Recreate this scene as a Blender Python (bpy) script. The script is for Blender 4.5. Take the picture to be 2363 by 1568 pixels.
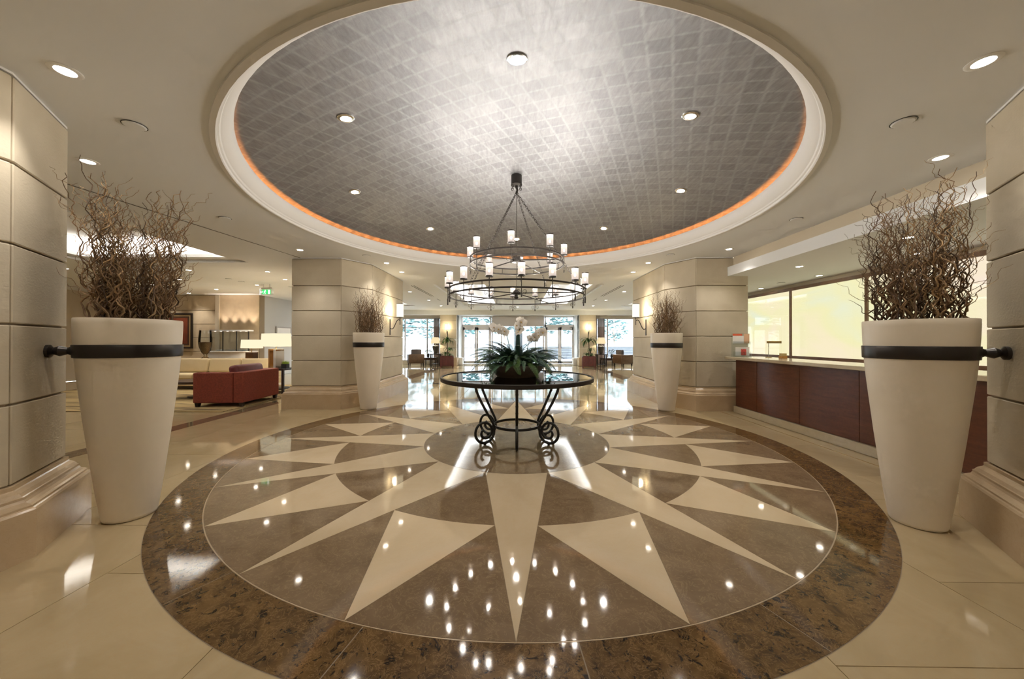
import bpy, bmesh, math, random
from math import sin, cos, pi, radians as rad
from mathutils import Vector, Matrix

for _o in list(bpy.data.objects):
    bpy.data.objects.remove(_o)
sc = bpy.context.scene
C = bpy.context.scene.collection

# ------------------------------------------------------------------ camera
cam_d = bpy.data.cameras.new('camera')
cam = bpy.data.objects.new('camera', cam_d)
C.objects.link(cam)
sc.camera = cam
cam_d.sensor_width = 36.0
cam_d.lens = 805.275 / 2363 * 36
cam_d.clip_start = 0.05
cam_d.clip_end = 300
cam.matrix_world = (Matrix.Translation((0, 0, 1.4)) @ Matrix.Rotation(0.0132, 4, 'Z')
                    @ Matrix.Rotation(pi / 2 + 0.0044, 4, 'X') @ Matrix.Rotation(0.0017, 4, 'Z'))

# ------------------------------------------------------------------ daylight
world = bpy.data.worlds.new('overcast_sky')
sc.world = world
world.use_nodes = True
_bg = world.node_tree.nodes['Background']
_bg.inputs['Color'].default_value = (0.80, 0.90, 1.0, 1)
_bg.inputs['Strength'].default_value = 16.0

sc.view_settings.view_transform = 'Standard'
sc.view_settings.look = 'None'
sc.view_settings.gamma = 1.0
sc.view_settings.use_curve_mapping = False
sc.view_settings.exposure = 1.18
sc.cycles.use_denoising = True
sc.cycles.max_bounces = 5
sc.cycles.diffuse_bounces = 4
sc.cycles.glossy_bounces = 3
sc.cycles.transmission_bounces = 3
sc.cycles.use_adaptive_sampling = True
sc.cycles.adaptive_threshold = 0.09
sc.cycles.adaptive_min_samples = 16
sc.cycles.transparent_max_bounces = 12
sc.cycles.caustics_reflective = False
sc.cycles.caustics_refractive = False
sc.cycles.sample_clamp_indirect = 6.0

WARM = (1.0, 0.94, 0.86)
SPOT_W = 22.0          # downlight
CHAND_W = 4.3          # each candle bulb
COVE_W = 30.0          # per metre-ish cove strip
COFFER_W = 4.5

# ------------------------------------------------------------------ materials
MATS = {}


class NT:
    def __init__(self, name):
        self.m = bpy.data.materials.new(name)
        self.m.use_nodes = True
        self.t = self.m.node_tree
        self.t.nodes.clear()
        self.out = self.t.nodes.new('ShaderNodeOutputMaterial')
        MATS[name] = self.m

    def n(self, typ, props=None, **inp):
        nd = self.t.nodes.new('ShaderNode' + typ)
        for k, v in (props or {}).items():
            setattr(nd, k, v)
        for k, v in inp.items():
            key = k.replace('_', ' ')
            if key not in nd.inputs and k.startswith('i') and k[1:].isdigit():
                key = int(k[1:])
            s = nd.inputs[key]
            if isinstance(v, bpy.types.NodeSocket):
                self.t.links.new(v, s)
            else:
                s.default_value = v
        return nd

    def link(self, a, b):
        self.t.links.new(a, b)

    def ramp(self, fac, stops, interp='LINEAR'):
        r = self.n('ValToRGB')
        r.color_ramp.interpolation = interp
        els = r.color_ramp.elements
        while len(els) > 1:
            els.remove(els[-1])
        els[0].position, els[0].color = stops[0][0], (*stops[0][1], 1)
        for p, c in stops[1:]:
            e = els.new(p)
            e.color = (*c, 1)
        self.link(fac, r.inputs['Fac'])
        return r.outputs['Color']

    def pos(self, scale=(1, 1, 1)):
        g = self.n('NewGeometry')
        mp = self.n('Mapping', Vector=g.outputs['Position'], Scale=scale)
        return mp.outputs['Vector']

    def mix(self, a, b, f, mode='MIX'):
        x = self.n('Mix', {'data_type': 'RGBA', 'blend_type': mode})
        for i, v in ((6, a), (7, b)):
            if isinstance(v, bpy.types.NodeSocket):
                self.link(v, x.inputs[i])
            else:
                x.inputs[i].default_value = (*v, 1) if len(v) == 3 else v
        if isinstance(f, bpy.types.NodeSocket):
            self.link(f, x.inputs[0])
        else:
            x.inputs[0].default_value = f
        return x.outputs[2]

    def bsdf(self, **inp):
        b = self.n('BsdfPrincipled', None, **inp)
        self.link(b.outputs[0], self.out.inputs[0])
        return b

    def bump(self, h, strength=0.2, dist=0.01):
        return self.n('Bump', None, Height=h, Strength=strength, Distance=dist).outputs[0]


def noise(nt, vec, scale, detail=4.0, rough=0.55, dist=0.0):
    return nt.n('TexNoise', None, Vector=vec, Scale=scale, Detail=detail, Roughness=rough, Distortion=dist)


def plain(name, col, rough=0.5, metal=0.0, var=0.0, vscale=8.0, bump=0.0, bscale=60.0, spec=0.5, emit=None):
    nt = NT(name)
    vec = nt.pos()
    base = (*col, 1)
    kw = dict(Roughness=rough, Metallic=metal)
    if var > 0:
        nz = noise(nt, vec, vscale, 5)
        lo = tuple(max(0, c * (1 - var)) for c in col)
        hi = tuple(min(1, c * (1 + var)) for c in col)
        base = nt.ramp(nz.outputs['Fac'], [(0.3, lo), (0.7, hi)])
    kw['Base_Color'] = base
    b = nt.bsdf(**kw)
    b.inputs['Specular IOR Level'].default_value = spec
    if bump > 0:
        nb = noise(nt, vec, bscale, 3)
        nt.link(nt.bump(nb.outputs['Fac'], bump, 0.004), b.inputs['Normal'])
    if emit:
        b.inputs['Emission Color'].default_value = (*emit[0], 1)
        b.inputs['Emission Strength'].default_value = emit[1]
    return nt.m


def glow(name, col, strength):
    nt = NT(name)
    e = nt.n('Emission', None, Color=(*col, 1), Strength=strength)
    nt.link(e.outputs[0], nt.out.inputs[0])
    nt.m.cycles.emission_sampling = 'NONE'      # each of these lamps also carries a lamp object
    return nt.m


def marble(name, lo, hi, vein, scale=2.0, vein_w=0.03, vein_amt=0.5, rough=0.06, blotch=None, spec=0.5, fine=9.0):
    nt = NT(name)
    vec = nt.pos()
    oi = nt.n('ObjectInfo')
    off = nt.n('VectorMath', {'operation': 'SCALE'}, Vector=(37.0, 21.0, 13.0), Scale=oi.outputs['Random'])
    v2 = nt.n('VectorMath', {'operation': 'ADD'}, i0=vec, i1=off.outputs[0]).outputs[0]
    a = noise(nt, v2, scale, 7, 0.62, 1.2)
    col = nt.ramp(a.outputs['Fac'], [(0.3, lo), (0.7, hi)])
    if blotch:
        bn = noise(nt, v2, scale * 3.2, 3, 0.6, 1.0)
        m = nt.ramp(bn.outputs['Fac'], [(blotch[1], (0, 0, 0)), (blotch[1] + 0.06, (1, 1, 1))])
        col = nt.mix(col, blotch[0], m)
    vn = noise(nt, v2, fine, 8, 0.68, 1.8)
    d = nt.n('Math', {'operation': 'SUBTRACT'}, i0=vn.outputs['Fac'], i1=0.5)
    d = nt.n('Math', {'operation': 'ABSOLUTE'}, i0=d.outputs[0])
    m = nt.ramp(d.outputs[0], [(0.0, (vein_amt,) * 3), (vein_w, (0, 0, 0))])
    col = nt.mix(col, vein, m)
    tone = nt.n('MapRange', None, Value=oi.outputs['Random'], i3=0.93, i4=1.05)
    col = nt.mix(col, tone.outputs[0], 1.0, 'MULTIPLY')
    b = nt.bsdf(Base_Color=col, Roughness=rough)
    b.inputs['Specular IOR Level'].default_value = spec
    return nt.m


CREAM_LO, CREAM_HI = (0.47, 0.36, 0.20), (0.55, 0.435, 0.265)
marble('cream_marble', CREAM_LO, CREAM_HI, (0.55, 0.38, 0.19), 1.6, 0.012, 0.45, 0.055)
marble('pale_cream_marble', (0.57, 0.445, 0.285), (0.65, 0.525, 0.36), (0.60, 0.42, 0.24), 1.2, 0.012, 0.4, 0.05)
marble('light_brown_marble', (0.165, 0.108, 0.060), (0.255, 0.175, 0.102), (0.42, 0.31, 0.17), 3.0, 0.014, 0.60, 0.05, fine=10.0)
marble('dark_brown_marble', (0.045, 0.022, 0.008), (0.20, 0.115, 0.040), (0.36, 0.22, 0.085), 6.5, 0.020, 0.7, 0.06,
       blotch=((0.022, 0.011, 0.005), 0.58), fine=13.0)
marble('plinth_marble', (0.53, 0.40, 0.26), (0.63, 0.49, 0.33), (0.42, 0.28, 0.15), 1.5, 0.01, 0.4, 0.12)
marble('counter_marble', (0.50, 0.42, 0.29), (0.60, 0.52, 0.38), (0.4, 0.3, 0.18), 3, 0.01, 0.3, 0.12)


def hall_floor():
    nt = NT('hall_floor_marble')
    vec = nt.pos()
    a = noise(nt, vec, 1.4, 7, 0.6, 1.0)
    col = nt.ramp(a.outputs['Fac'], [(0.3, CREAM_LO), (0.7, CREAM_HI)])
    br = nt.n('TexBrick', {'offset': 0.5}, Vector=vec, Scale=1.0, Mortar_Size=0.003, Brick_Width=1.08, Row_Height=1.08,
              Color1=(0.94, 0.94, 0.94, 1), Color2=(1.04, 1.04, 1.04, 1), Mortar=(0.4, 0.33, 0.25, 1))
    col = nt.mix(col, br.outputs['Color'], 1.0, 'MULTIPLY')
    nt.bsdf(Base_Color=col, Roughness=0.055)


hall_floor()


def stone():
    nt = NT('limestone')
    vec = nt.pos()
    oi = nt.n('ObjectInfo')
    a = noise(nt, vec, 3.0, 5, 0.5)
    col = nt.ramp(a.outputs['Fac'], [(0.3, (0.545, 0.475, 0.355)), (0.7, (0.61, 0.54, 0.415))])
    tone = nt.n('MapRange', None, Value=oi.outputs['Random'], i3=0.96, i4=1.04)
    col = nt.mix(col, tone.outputs[0], 1.0, 'MULTIPLY')
    b = nt.bsdf(Base_Color=col, Roughness=0.62)
    nb = noise(nt, nt.pos((1, 1, 1.6)), 42.0, 4, 0.6)
    nt.link(nt.bump(nb.outputs['Fac'], 0.22, 0.008), b.inputs['Normal'])


stone()


def silver():
    nt = NT('silver_leaf')
    vec = nt.pos()
    rot = nt.n('Mapping', None, Vector=vec, Rotation=(0, 0, rad(24)))
    br = nt.n('TexBrick', {'offset': 0.0}, Vector=rot.outputs[0], Scale=1.0, Mortar_Size=0.022, Mortar_Smooth=1.0, Brick_Width=0.17,
              Row_Height=0.17, Color1=(0.33, 0.335, 0.355, 1), Color2=(0.395, 0.40, 0.42, 1), Mortar=(0.44, 0.45, 0.475, 1))
    st = noise(nt, nt.pos((14, 3, 3)), 2.4, 6, 0.65, 0.4)
    tone = nt.ramp(st.outputs['Fac'], [(0.25, (0.74, 0.74, 0.74)), (0.75, (1.12, 1.12, 1.12))])
    col = nt.mix(br.outputs['Color'], tone, 1.0, 'MULTIPLY')
    rr = nt.n('MapRange', None, Value=br.outputs['Fac'], i3=0.58, i4=0.64)
    b = nt.bsdf(Base_Color=col, Metallic=0.93, Roughness=rr.outputs[0])
    nb = noise(nt, vec, 11.0, 5, 0.6)
    nt.link(nt.bump(nb.outputs['Fac'], 0.12, 0.02), b.inputs['Normal'])


silver()

plain('ceiling_paint', (0.83, 0.85, 0.87), 0.85)
plain('white_plaster', (0.80, 0.79, 0.77), 0.7)
plain('wall_paint', (0.66, 0.58, 0.45), 0.8)
plain('grey_wall', (0.60, 0.60, 0.60), 0.8)
plain('panel_wall', (0.62, 0.50, 0.34), 0.55, var=0.04)
plain('white_frame', (0.74, 0.72, 0.72), 0.45)
plain('frame_metal', (0.56, 0.53, 0.53), 0.4, 0.3)
plain('bright_trim', (0.85, 0.85, 0.84), 0.3, 0.0)
plain('pot_plaster', (0.80, 0.715, 0.585), 0.42, var=0.03, vscale=3.0)
plain('bronze', (0.035, 0.029, 0.025), 0.33, 0.55)
plain('soil', (0.03, 0.02, 0.013), 0.95, bump=0.6)
plain('willow_bark', (0.20, 0.115, 0.055), 0.7, var=0.45, vscale=9.0)
plain('willow_bark_pale', (0.34, 0.215, 0.10), 0.65, var=0.35, vscale=9.0)
plain('willow_bark_dark', (0.085, 0.05, 0.03), 0.75, var=0.4, vscale=9.0)
plain('iron', (0.035, 0.030, 0.027), 0.45, 0.5, var=0.2, bump=0.15)
plain('chrome', (0.75, 0.75, 0.75), 0.15, 1.0)
plain('dark_metal', (0.05, 0.045, 0.04), 0.4, 0.6)
plain('brass', (0.62, 0.42, 0.16), 0.25, 1.0)
plain('fern_green', (0.030, 0.085, 0.035), 0.5, var=0.5, vscale=7.0)
plain('fern_green_light', (0.075, 0.15, 0.03), 0.5, var=0.4, vscale=7.0)
plain('fern_green_deep', (0.012, 0.045, 0.036), 0.5, var=0.4, vscale=7.0)
plain('leaf_green', (0.10, 0.22, 0.045), 0.45, var=0.4)
plain('leaf_green_deep', (0.03, 0.095, 0.035), 0.45, var=0.4)
plain('bright_grass', (0.33, 0.48, 0.05), 0.6, var=0.3)
plain('orchid_petal', (0.78, 0.74, 0.68), 0.55)
plain('orchid_centre', (0.55, 0.36, 0.12), 0.6)
plain('stem_green', (0.05, 0.09, 0.04), 0.5)
plain('bowl_bronze', (0.075, 0.045, 0.028), 0.4, 0.3, var=0.3)
plain('dark_black', (0.012, 0.011, 0.011), 0.5)
plain('red_fabric', (0.235, 0.046, 0.026), 0.85, var=0.22, vscale=40.0, bump=0.3, bscale=300)
plain('red_leather', (0.15, 0.030, 0.033), 0.45)
plain('cream_fabric', (0.66, 0.53, 0.32), 0.85, bump=0.2, bscale=300)
plain('brown_leather', (0.11, 0.062, 0.03), 0.45, var=0.2)
plain('grey_fabric', (0.10, 0.085, 0.08), 0.85)
plain('dark_wood', (0.055, 0.026, 0.013), 0.4, var=0.3)
plain('black_wood', (0.02, 0.012, 0.008), 0.4)
plain('orange_wood', (0.42, 0.20, 0.045), 0.4, var=0.2)
plain('frame_wood', (0.20, 0.115, 0.065), 0.4, var=0.2)
plain('planter_wood', (0.125, 0.028, 0.022), 0.4, var=0.25)
plain('lamp_ceramic', (0.06, 0.052, 0.045), 0.35)
plain('white_ceramic', (0.80, 0.79, 0.77), 0.3)
plain('picture_grey', (0.42, 0.40, 0.40), 0.9)
plain('pebbles', (0.30, 0.19, 0.09), 0.7, var=0.5, vscale=60.0)
plain('art_red', (0.16, 0.035, 0.012), 0.5, var=0.4, vscale=3.0)
plain('gold_frame', (0.52, 0.40, 0.20), 0.35, 0.6)
plain('paper_white', (0.82, 0.80, 0.78), 0.6)
plain('paper_red', (0.72, 0.12, 0.05), 0.6)
plain('paper_rose', (0.70, 0.10, 0.08), 0.6, var=0.5, vscale=40)
plain('paper_tan', (0.72, 0.45, 0.28), 0.6)
plain('sign_brass', (0.40, 0.29, 0.12), 0.35, 0.7)
plain('pavement', (0.19, 0.19, 0.20), 0.9, var=0.06, vscale=1.0)
plain('facade', (0.15, 0.145, 0.145), 0.9)
plain('step_stone', (0.032, 0.033, 0.036), 0.9)
plain('tree_green', (0.020, 0.052, 0.050), 0.8, var=0.6, vscale=2.2)
plain('tree_green_pale', (0.035, 0.078, 0.075), 0.8, var=0.6, vscale=2.2)
plain('trunk_bark', (0.12, 0.09, 0.07), 0.9)
plain('matte_black', (0.01, 0.01, 0.01), 0.6)
plain('grout', (0.30, 0.23, 0.15), 0.8)

glow('lamp_lens', (1.0, 0.90, 0.76), 18.0)
glow('bulb', (1.0, 0.80, 0.52), 14.0)
glow('shade_warm', (1.0, 0.87, 0.60), 0.47)
glow('shade_cream', (1.0, 0.80, 0.48), 0.44)
glow('shade_sconce', (1.0, 0.87, 0.58), 0.75)
glow('cove_strip', (1.0, 0.34, 0.08), 17.0).cycles.emission_sampling = 'AUTO'
glow('exit_green', (0.04, 0.42, 0.10), 0.9)
glow('exit_white', (0.9, 1.0, 0.92), 0.9)
glow('display_lamp', (1.0, 0.95, 0.88), 6.0)


def wood_panel():
    nt = NT('desk_veneer')
    v = nt.pos((1.5, 1.5, 14))
    a = noise(nt, v, 2.0, 6, 0.6, 0.6)
    g = noise(nt, nt.pos((30, 30, 30)), 1.0, 3)
    col = nt.ramp(a.outputs['Fac'], [(0.25, (0.085, 0.022, 0.009)), (0.75, (0.165, 0.050, 0.020))])
    col = nt.mix(col, nt.ramp(g.outputs['Fac'], [(0.3, (0.85,) * 3), (0.7, (1.1,) * 3)]), 1.0, 'MULTIPLY')
    nt.bsdf(Base_Color=col, Roughness=0.30)


wood_panel()


def rug_mat():
    nt = NT('lounge_carpet')
    v = nt.n('Mapping', None, Vector=nt.pos(), Rotation=(0, 0, rad(28)), Scale=(0.25, 3.2, 1)).outputs[0]
    w = noise(nt, v, 1.6, 2, 0.5)
    col = nt.ramp(w.outputs['Fac'], [(0.40, (0.40, 0.30, 0.13)), (0.46, (0.10, 0.06, 0.03)), (0.50, (0.48, 0.36, 0.17)), (0.7, (0.36, 0.24, 0.10))])
    nt.bsdf(Base_Color=col, Roughness=0.95)


rug_mat()


def glass(name, tint=(1, 1, 1), gloss=0.9):
    nt = NT(name)
    fr = nt.n('Fresnel', None, IOR=1.5)
    tr = nt.n('BsdfTransparent', None, Color=(*tint, 1))
    gl = nt.n('BsdfGlossy', None, Color=(gloss, gloss, gloss, 1), Roughness=0.0)
    mx = nt.n('MixShader', None, i0=fr.outputs[0], i1=tr.outputs[0], i2=gl.outputs[0])
    nt.link(mx.outputs[0], nt.out.inputs[0])
    return nt.m


glass('window_glass', (0.94, 0.97, 0.97))
glass('table_glass', (0.86, 0.93, 0.92))
glass('clear_glass', (0.9, 0.93, 0.93))


def frosted():
    nt = NT('frosted_glass')
    e = nt.n('Emission', None, Color=(1.0, 0.86, 0.79, 1), Strength=0.27)
    d = nt.n('BsdfTranslucent', None, Color=(0.05, 0.045, 0.04, 1))
    tr = nt.n('BsdfTransparent', None, Color=(1, 0.97, 0.94, 1))
    a = nt.n('AddShader', None, i0=e.outputs[0], i1=d.outputs[0])
    mx = nt.n('MixShader', None, i0=0.22, i1=a.outputs[0], i2=tr.outputs[0])
    nt.link(mx.outputs[0], nt.out.inputs[0])
    nt.m.cycles.emission_sampling = 'NONE'


frosted()


def thin_cloth(name, col, trans=0.6):
    nt = NT(name)
    d = nt.n('BsdfDiffuse', None, Color=(*col, 1))
    t = nt.n('BsdfTranslucent', None, Color=(*col, 1))
    mx = nt.n('MixShader', None, i0=trans, i1=d.outputs[0], i2=t.outputs[0])
    nt.link(mx.outputs[0], nt.out.inputs[0])


thin_cloth('decal_white', (0.85, 0.85, 0.86), 0.7)
thin_cloth('petal_white', (0.84, 0.80, 0.75), 0.35)
thin_cloth('curtain_brown', (0.46, 0.37, 0.32), 0.5)
thin_cloth('curtain_grey', (0.62, 0.58, 0.56), 0.5)


def backlit():
    nt = NT('backlit_glass')
    v = nt.pos((1, 0.55, 1.1))
    a = noise(nt, v, 0.9, 3, 0.5, 0.8)
    col = nt.ramp(a.outputs['Fac'], [(0.25, (0.80, 0.86, 0.70)), (0.42, (0.90, 0.86, 0.50)), (0.58, (0.95, 0.84, 0.58)), (0.75, (0.95, 0.80, 0.66))])
    e = nt.n('Emission', None, Color=col, Strength=0.46)
    g = nt.n('BsdfGlossy', None, Color=(1, 1, 1, 1), Roughness=0.02)
    fr = nt.n('Fresnel', None, IOR=1.45)
    mx = nt.n('MixShader', None, i0=fr.outputs[0], i1=e.outputs[0], i2=g.outputs[0])
    nt.link(mx.outputs[0], nt.out.inputs[0])


backlit()


# ------------------------------------------------------------------ mesh helpers
class MB:
    def __init__(self):
        self.v, self.f = [], []

    def add(self, vs, fs):
        k = len(self.v)
        self.v += [tuple(p) for p in vs]
        self.f += [tuple(i + k for i in q) for q in fs]
        return self

    def box(self, x0, x1, y0, y1, z0, z1):
        vs = [(x, y, z) for z in (z0, z1) for y in (y0, y1) for x in (x0, x1)]
        return self.add(vs, [(0, 2, 3, 1), (4, 5, 7, 6), (0, 1, 5, 4), (2, 6, 7, 3), (0, 4, 6, 2), (1, 3, 7, 5)])

    def cbox(self, x0, x1, y0, y1, z0, z1, b=0.01, seg=1):
        bm = bmesh.new()
        bmesh.ops.create_cube(bm, size=1)
        for p in bm.verts:
            p.co = Vector(((x0 + x1) / 2 + p.co.x * (x1 - x0), (y0 + y1) / 2 + p.co.y * (y1 - y0), (z0 + z1) / 2 + p.co.z * (z1 - z0)))
        bmesh.ops.bevel(bm, geom=bm.edges[:], offset=b, segments=seg, profile=0.5, affect='EDGES')
        bm.verts.index_update()
        self.add([p.co[:] for p in bm.verts], [[q.index for q in fc.verts] for fc in bm.faces])
        bm.free()
        return self

    def lathe(self, prof, n=32, cap0=False, cap1=False, c=(0, 0, 0), a0=0.0, a1=2 * pi):
        full = abs(a1 - a0 - 2 * pi) < 1e-6
        m = n if full else n + 1
        vs = []
        for r, z in prof:
            for i in range(m):
                a = a0 + (a1 - a0) * i / n
                vs.append((c[0] + r * cos(a), c[1] + r * sin(a), c[2] + z))
        fs = []
        for j in range(len(prof) - 1):
            for i in range(n):
                k = (i + 1) % m
                fs.append((j * m + i, j * m + k, (j + 1) * m + k, (j + 1) * m + i))
        if cap0:
            fs.append(tuple(range(m - 1, -1, -1)))
        if cap1:
            fs.append(tuple((len(prof) - 1) * m + i for i in range(m)))
        return self.add(vs, fs)

    def tube(self, pts, r, n=6, closed=False, caps=True):
        pts = [Vector(p) for p in pts]
        N = len(pts)
        rs = r if isinstance(r, (list, tuple)) else [r] * N
        tang = []
        for i in range(N):
            a = pts[(i - 1) % N] if (closed or i > 0) else pts[0]
            b = pts[(i + 1) % N] if (closed or i < N - 1) else pts[-1]
            t = b - a
            tang.append(t.normalized() if t.length > 1e-9 else Vector((0, 0, 1)))
        up = Vector((0, 0, 1)) if abs(tang[0].z) < 0.9 else Vector((1, 0, 0))
        u = tang[0].cross(up).normalized()
        vs = []
        for i in range(N):
            t = tang[i]
            u = (u - t * u.dot(t))
            u = u.normalized() if u.length > 1e-6 else t.orthogonal().normalized()
            w = t.cross(u)
            for k in range(n):
                a = 2 * pi * k / n
                vs.append(pts[i] + (u * cos(a) + w * sin(a)) * rs[i])
        fs = []
        for i in range(N if closed else N - 1):
            j = (i + 1) % N
            for k in range(n):
                l = (k + 1) % n
                fs.append((i * n + k, i * n + l, j * n + l, j * n + k))
        if caps and not closed:
            fs.append(tuple(range(n - 1, -1, -1)))
            fs.append(tuple((N - 1) * n + k for k in range(n)))
        return self.add(vs, fs)

    def prism(self, poly, z0, z1):
        n = len(poly)
        vs = [(x, y, z0) for x, y in poly] + [(x, y, z1) for x, y in poly]
        fs = [tuple(range(n - 1, -1, -1)), tuple(range(n, 2 * n))]
        fs += [(i, (i + 1) % n, n + (i + 1) % n, n + i) for i in range(n)]
        return self.add(vs, fs)

    def sphere(self, c, r, n=12, m=8, sz=1.0):
        prof = [(max(1e-4, r * sin(pi * j / m)), -r * sz * cos(pi * j / m)) for j in range(m + 1)]
        return self.lathe(prof, n, c=c)

    def quad(self, a, b, c, d):
        return self.add([a, b, c, d], [(0, 1, 2, 3)])

    def xf(self, mat):
        self.v = [tuple(mat @ Vector(p)) for p in self.v]
        return self

    def mesh(self, name, mat=None, smooth=None):
        me = bpy.data.meshes.new(name)
        me.from_pydata(self.v, [], self.f)
        if mat:
            me.materials.append(MATS[mat])
        if smooth:
            me.polygons.foreach_set('use_smooth', [True] * len(me.polygons))
            me.set_sharp_from_angle(angle=rad(smooth))
        me.update()
        return me

    def build(self, name, mat, parent=None, smooth=None, loc=(0, 0, 0), rz=0.0):
        return link(name, self.mesh(name, mat, smooth), parent, loc, rz)


def link(name, me, parent=None, loc=(0, 0, 0), rz=0.0, rot=None, scale=None):
    o = bpy.data.objects.new(name, me)
    C.objects.link(o)
    o.parent = parent
    o.location = loc
    o.rotation_euler = rot if rot else (0, 0, rz)
    if scale:
        o.scale = scale
    return o


def tag(o, label, cat, group=None):
    o['label'] = label
    o['category'] = cat
    if group:
        o['group'] = group
    return o


def thing(name, label, cat, loc=(0, 0, 0), rz=0.0, group=None):
    o = bpy.data.objects.new(name, None)
    C.objects.link(o)
    o.empty_display_size = 0.1
    o.location = loc
    o.rotation_euler = (0, 0, rz)
    return tag(o, label, cat, group)


def struct(o, label=None):
    o['kind'] = 'structure'
    if label:
        o['label'] = label
    return o


def copy_tree(o, parent=None):
    c = o.copy()
    C.objects.link(c)
    c.parent = parent
    for ch in o.children:
        copy_tree(ch, c)
    return c


def light(name, kind, loc, energy, color=WARM, parent=None, rot=(0, 0, 0), **kw):
    d = bpy.data.lights.new(name, kind)
    d.energy = energy
    d.color = color
    for k, v in kw.items():
        setattr(d, k, v)
    o = bpy.data.objects.new(name, d)
    C.objects.link(o)
    o.parent = parent
    o.location = loc
    o.rotation_euler = rot
    return o


CX, CY = 0.0, 4.945         # centre of the rotunda
HC = 3.12                   # ceiling
R_STAR, R_RING = 3.319, 3.638

# ------------------------------------------------------------------ floor
fl = MB().box(-15.2, 9.3, -5.2, 21.6, -0.12, -0.004)
floor = struct(fl.build('floor', 'hall_floor_marble'), 'polished cream marble lobby floor')


def flat(poly, z0=-0.003, z1=0.0):
    return MB().prism(poly, z0, z1)


TILE = 1.08
G = 0.0022
tile_cache = {}


def tile_mesh(w, h):
    k = (round(w, 3), round(h, 3))
    if k not in tile_cache:
        tile_cache[k] = MB().box(-w / 2 + G, w / 2 - G, -h / 2 + G, h / 2 - G, -0.004, 0.0).mesh('floor_tile', 'cream_marble')
    return tile_cache[k]


cols = [-5.30, -4.62, -3.54, -2.46, -1.38, -0.30, 0.30, 1.38, 2.46, 3.54, 4.34]
for ci in range(len(cols) - 1):
    x0, x1 = cols[ci], cols[ci + 1]
    sh = 0.0 if ci in (0, 2, 7, 9) else 0.54
    y = 0.45 + sh - TILE
    while y < 11.0:
        y0, y1 = max(y, 0.2), y + TILE
        cxs = [math.hypot(px - CX, py - CY) for px in (x0, x1) for py in (y0, y1)]
        if max(cxs) > R_STAR and y1 > y0 + 0.1:
            link('floor_tile', tile_mesh(x1 - x0, y1 - y0), floor, ((x0 + x1) / 2, (y0 + y1) / 2, 0))
        y += TILE
# brown border strip beside the lounge
yy = 0.4
while yy < 12.9:
    MB().box(-0.145, 0.145, 0.003, 1.597, -0.004, 0.0).build('border_tile', 'light_brown_marble', floor, loc=(-5.455, yy, 0))
    yy += 1.6


def pol(r, deg):
    a = rad(deg)
    return (CX + r * sin(a), CY - r * cos(a))


def arc(r, d0, d1, n):
    return [pol(r, d0 + (d1 - d0) * i / n) for i in range(n + 1)]


def inset(poly, g):
    cx = sum(p[0] for p in poly) / len(poly)
    cy = sum(p[1] for p in poly) / len(poly)
    return [(x + (cx - x) / max(1e-6, math.hypot(cx - x, cy - y)) * g, y + (cy - y) / max(1e-6, math.hypot(cx - x, cy - y)) * g) for x, y in poly]


def ccw(p):
    a = sum(p[i][0] * p[(i + 1) % len(p)][1] - p[(i + 1) % len(p)][0] * p[i][1] for i in range(len(p)))
    return p if a > 0 else p[::-1]


R_IN, R_ARC, A_ARC = 1.27, 2.30, 4.03
ZM0, ZM1 = 0.0002, 0.0016
MB().lathe([(R_IN - 0.004, ZM0), (R_IN - 0.004, ZM1)], 96, cap1=True, c=(CX, CY, 0)).build('medallion_disc', 'light_brown_marble', floor)
MB().lathe([(0.001, 0.0005), (R_RING + 0.004, 0.0005)], 128, c=(CX, CY, 0)).build('medallion_bed', 'grout', floor)
for k in range(12):
    d = 30.0 * k
    ray = arc(R_IN, d - 15, d + 15, 6) + [pol(R_STAR, d)]
    flat(inset(ccw(ray), 0.002), ZM0, ZM1).build('star_ray', 'pale_cream_marble', floor)
    kite = arc(R_ARC, d + A_ARC, d + 30 - A_ARC, 8) + [pol(R_STAR, d + 15)]
    flat(inset(ccw(kite), 0.002), ZM0, ZM1).build('star_kite', 'pale_cream_marble', floor)
    inner = arc(R_ARC, d + A_ARC, d + 30 - A_ARC, 8) + [pol(R_IN, d + 15)]
    flat(inset(ccw(inner), 0.002), ZM0, ZM1).build('star_wedge', 'light_brown_marble', floor)
    for s in (0, 1):
        if s == 0:
            w = [pol(R_ARC, d + A_ARC), pol(R_STAR, d + 15)] + arc(R_STAR, d + 15, d, 5)[1:]
        else:
            w = [pol(R_ARC, d + 30 - A_ARC), pol(R_STAR, d + 15)] + arc(R_STAR, d + 15, d + 30, 5)[1:]
        flat(inset(ccw(w), 0.002), ZM0, ZM1).build('star_field', 'light_brown_marble', floor)
for k in range(20):
    d0, d1 = k * 18 + 5, k * 18 + 23
    g = 0.05
    seg = arc(R_STAR + 0.008, d0 + g, d1 - g, 8) + arc(R_RING, d1 - g, d0 + g, 8)
    flat(ccw(seg), ZM0, ZM1).build('ring_slab', 'dark_brown_marble', floor)
MB().lathe([(R_STAR + 0.001, 0.0014), (R_STAR + 0.001, 0.0018), (R_STAR + 0.006, 0.0018), (R_STAR + 0.006, 0.0014)], 160, c=(CX, CY, 0)).build('inlay_line', 'plinth_marble', floor)
# brown bands on the far hall floor
for x0, x1, y0, y1 in ((-4.3, -3.85, 11.2, 18.0), (3.85, 4.3, 11.2, 18.0), (-3.85, 3.85, 17.6, 18.0), (-3.85, 3.85, 11.2, 11.6)):
    MB().box(x0, x1, y0, y1, -0.004, -0.001).build('floor_band', 'light_brown_marble', floor)

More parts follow.
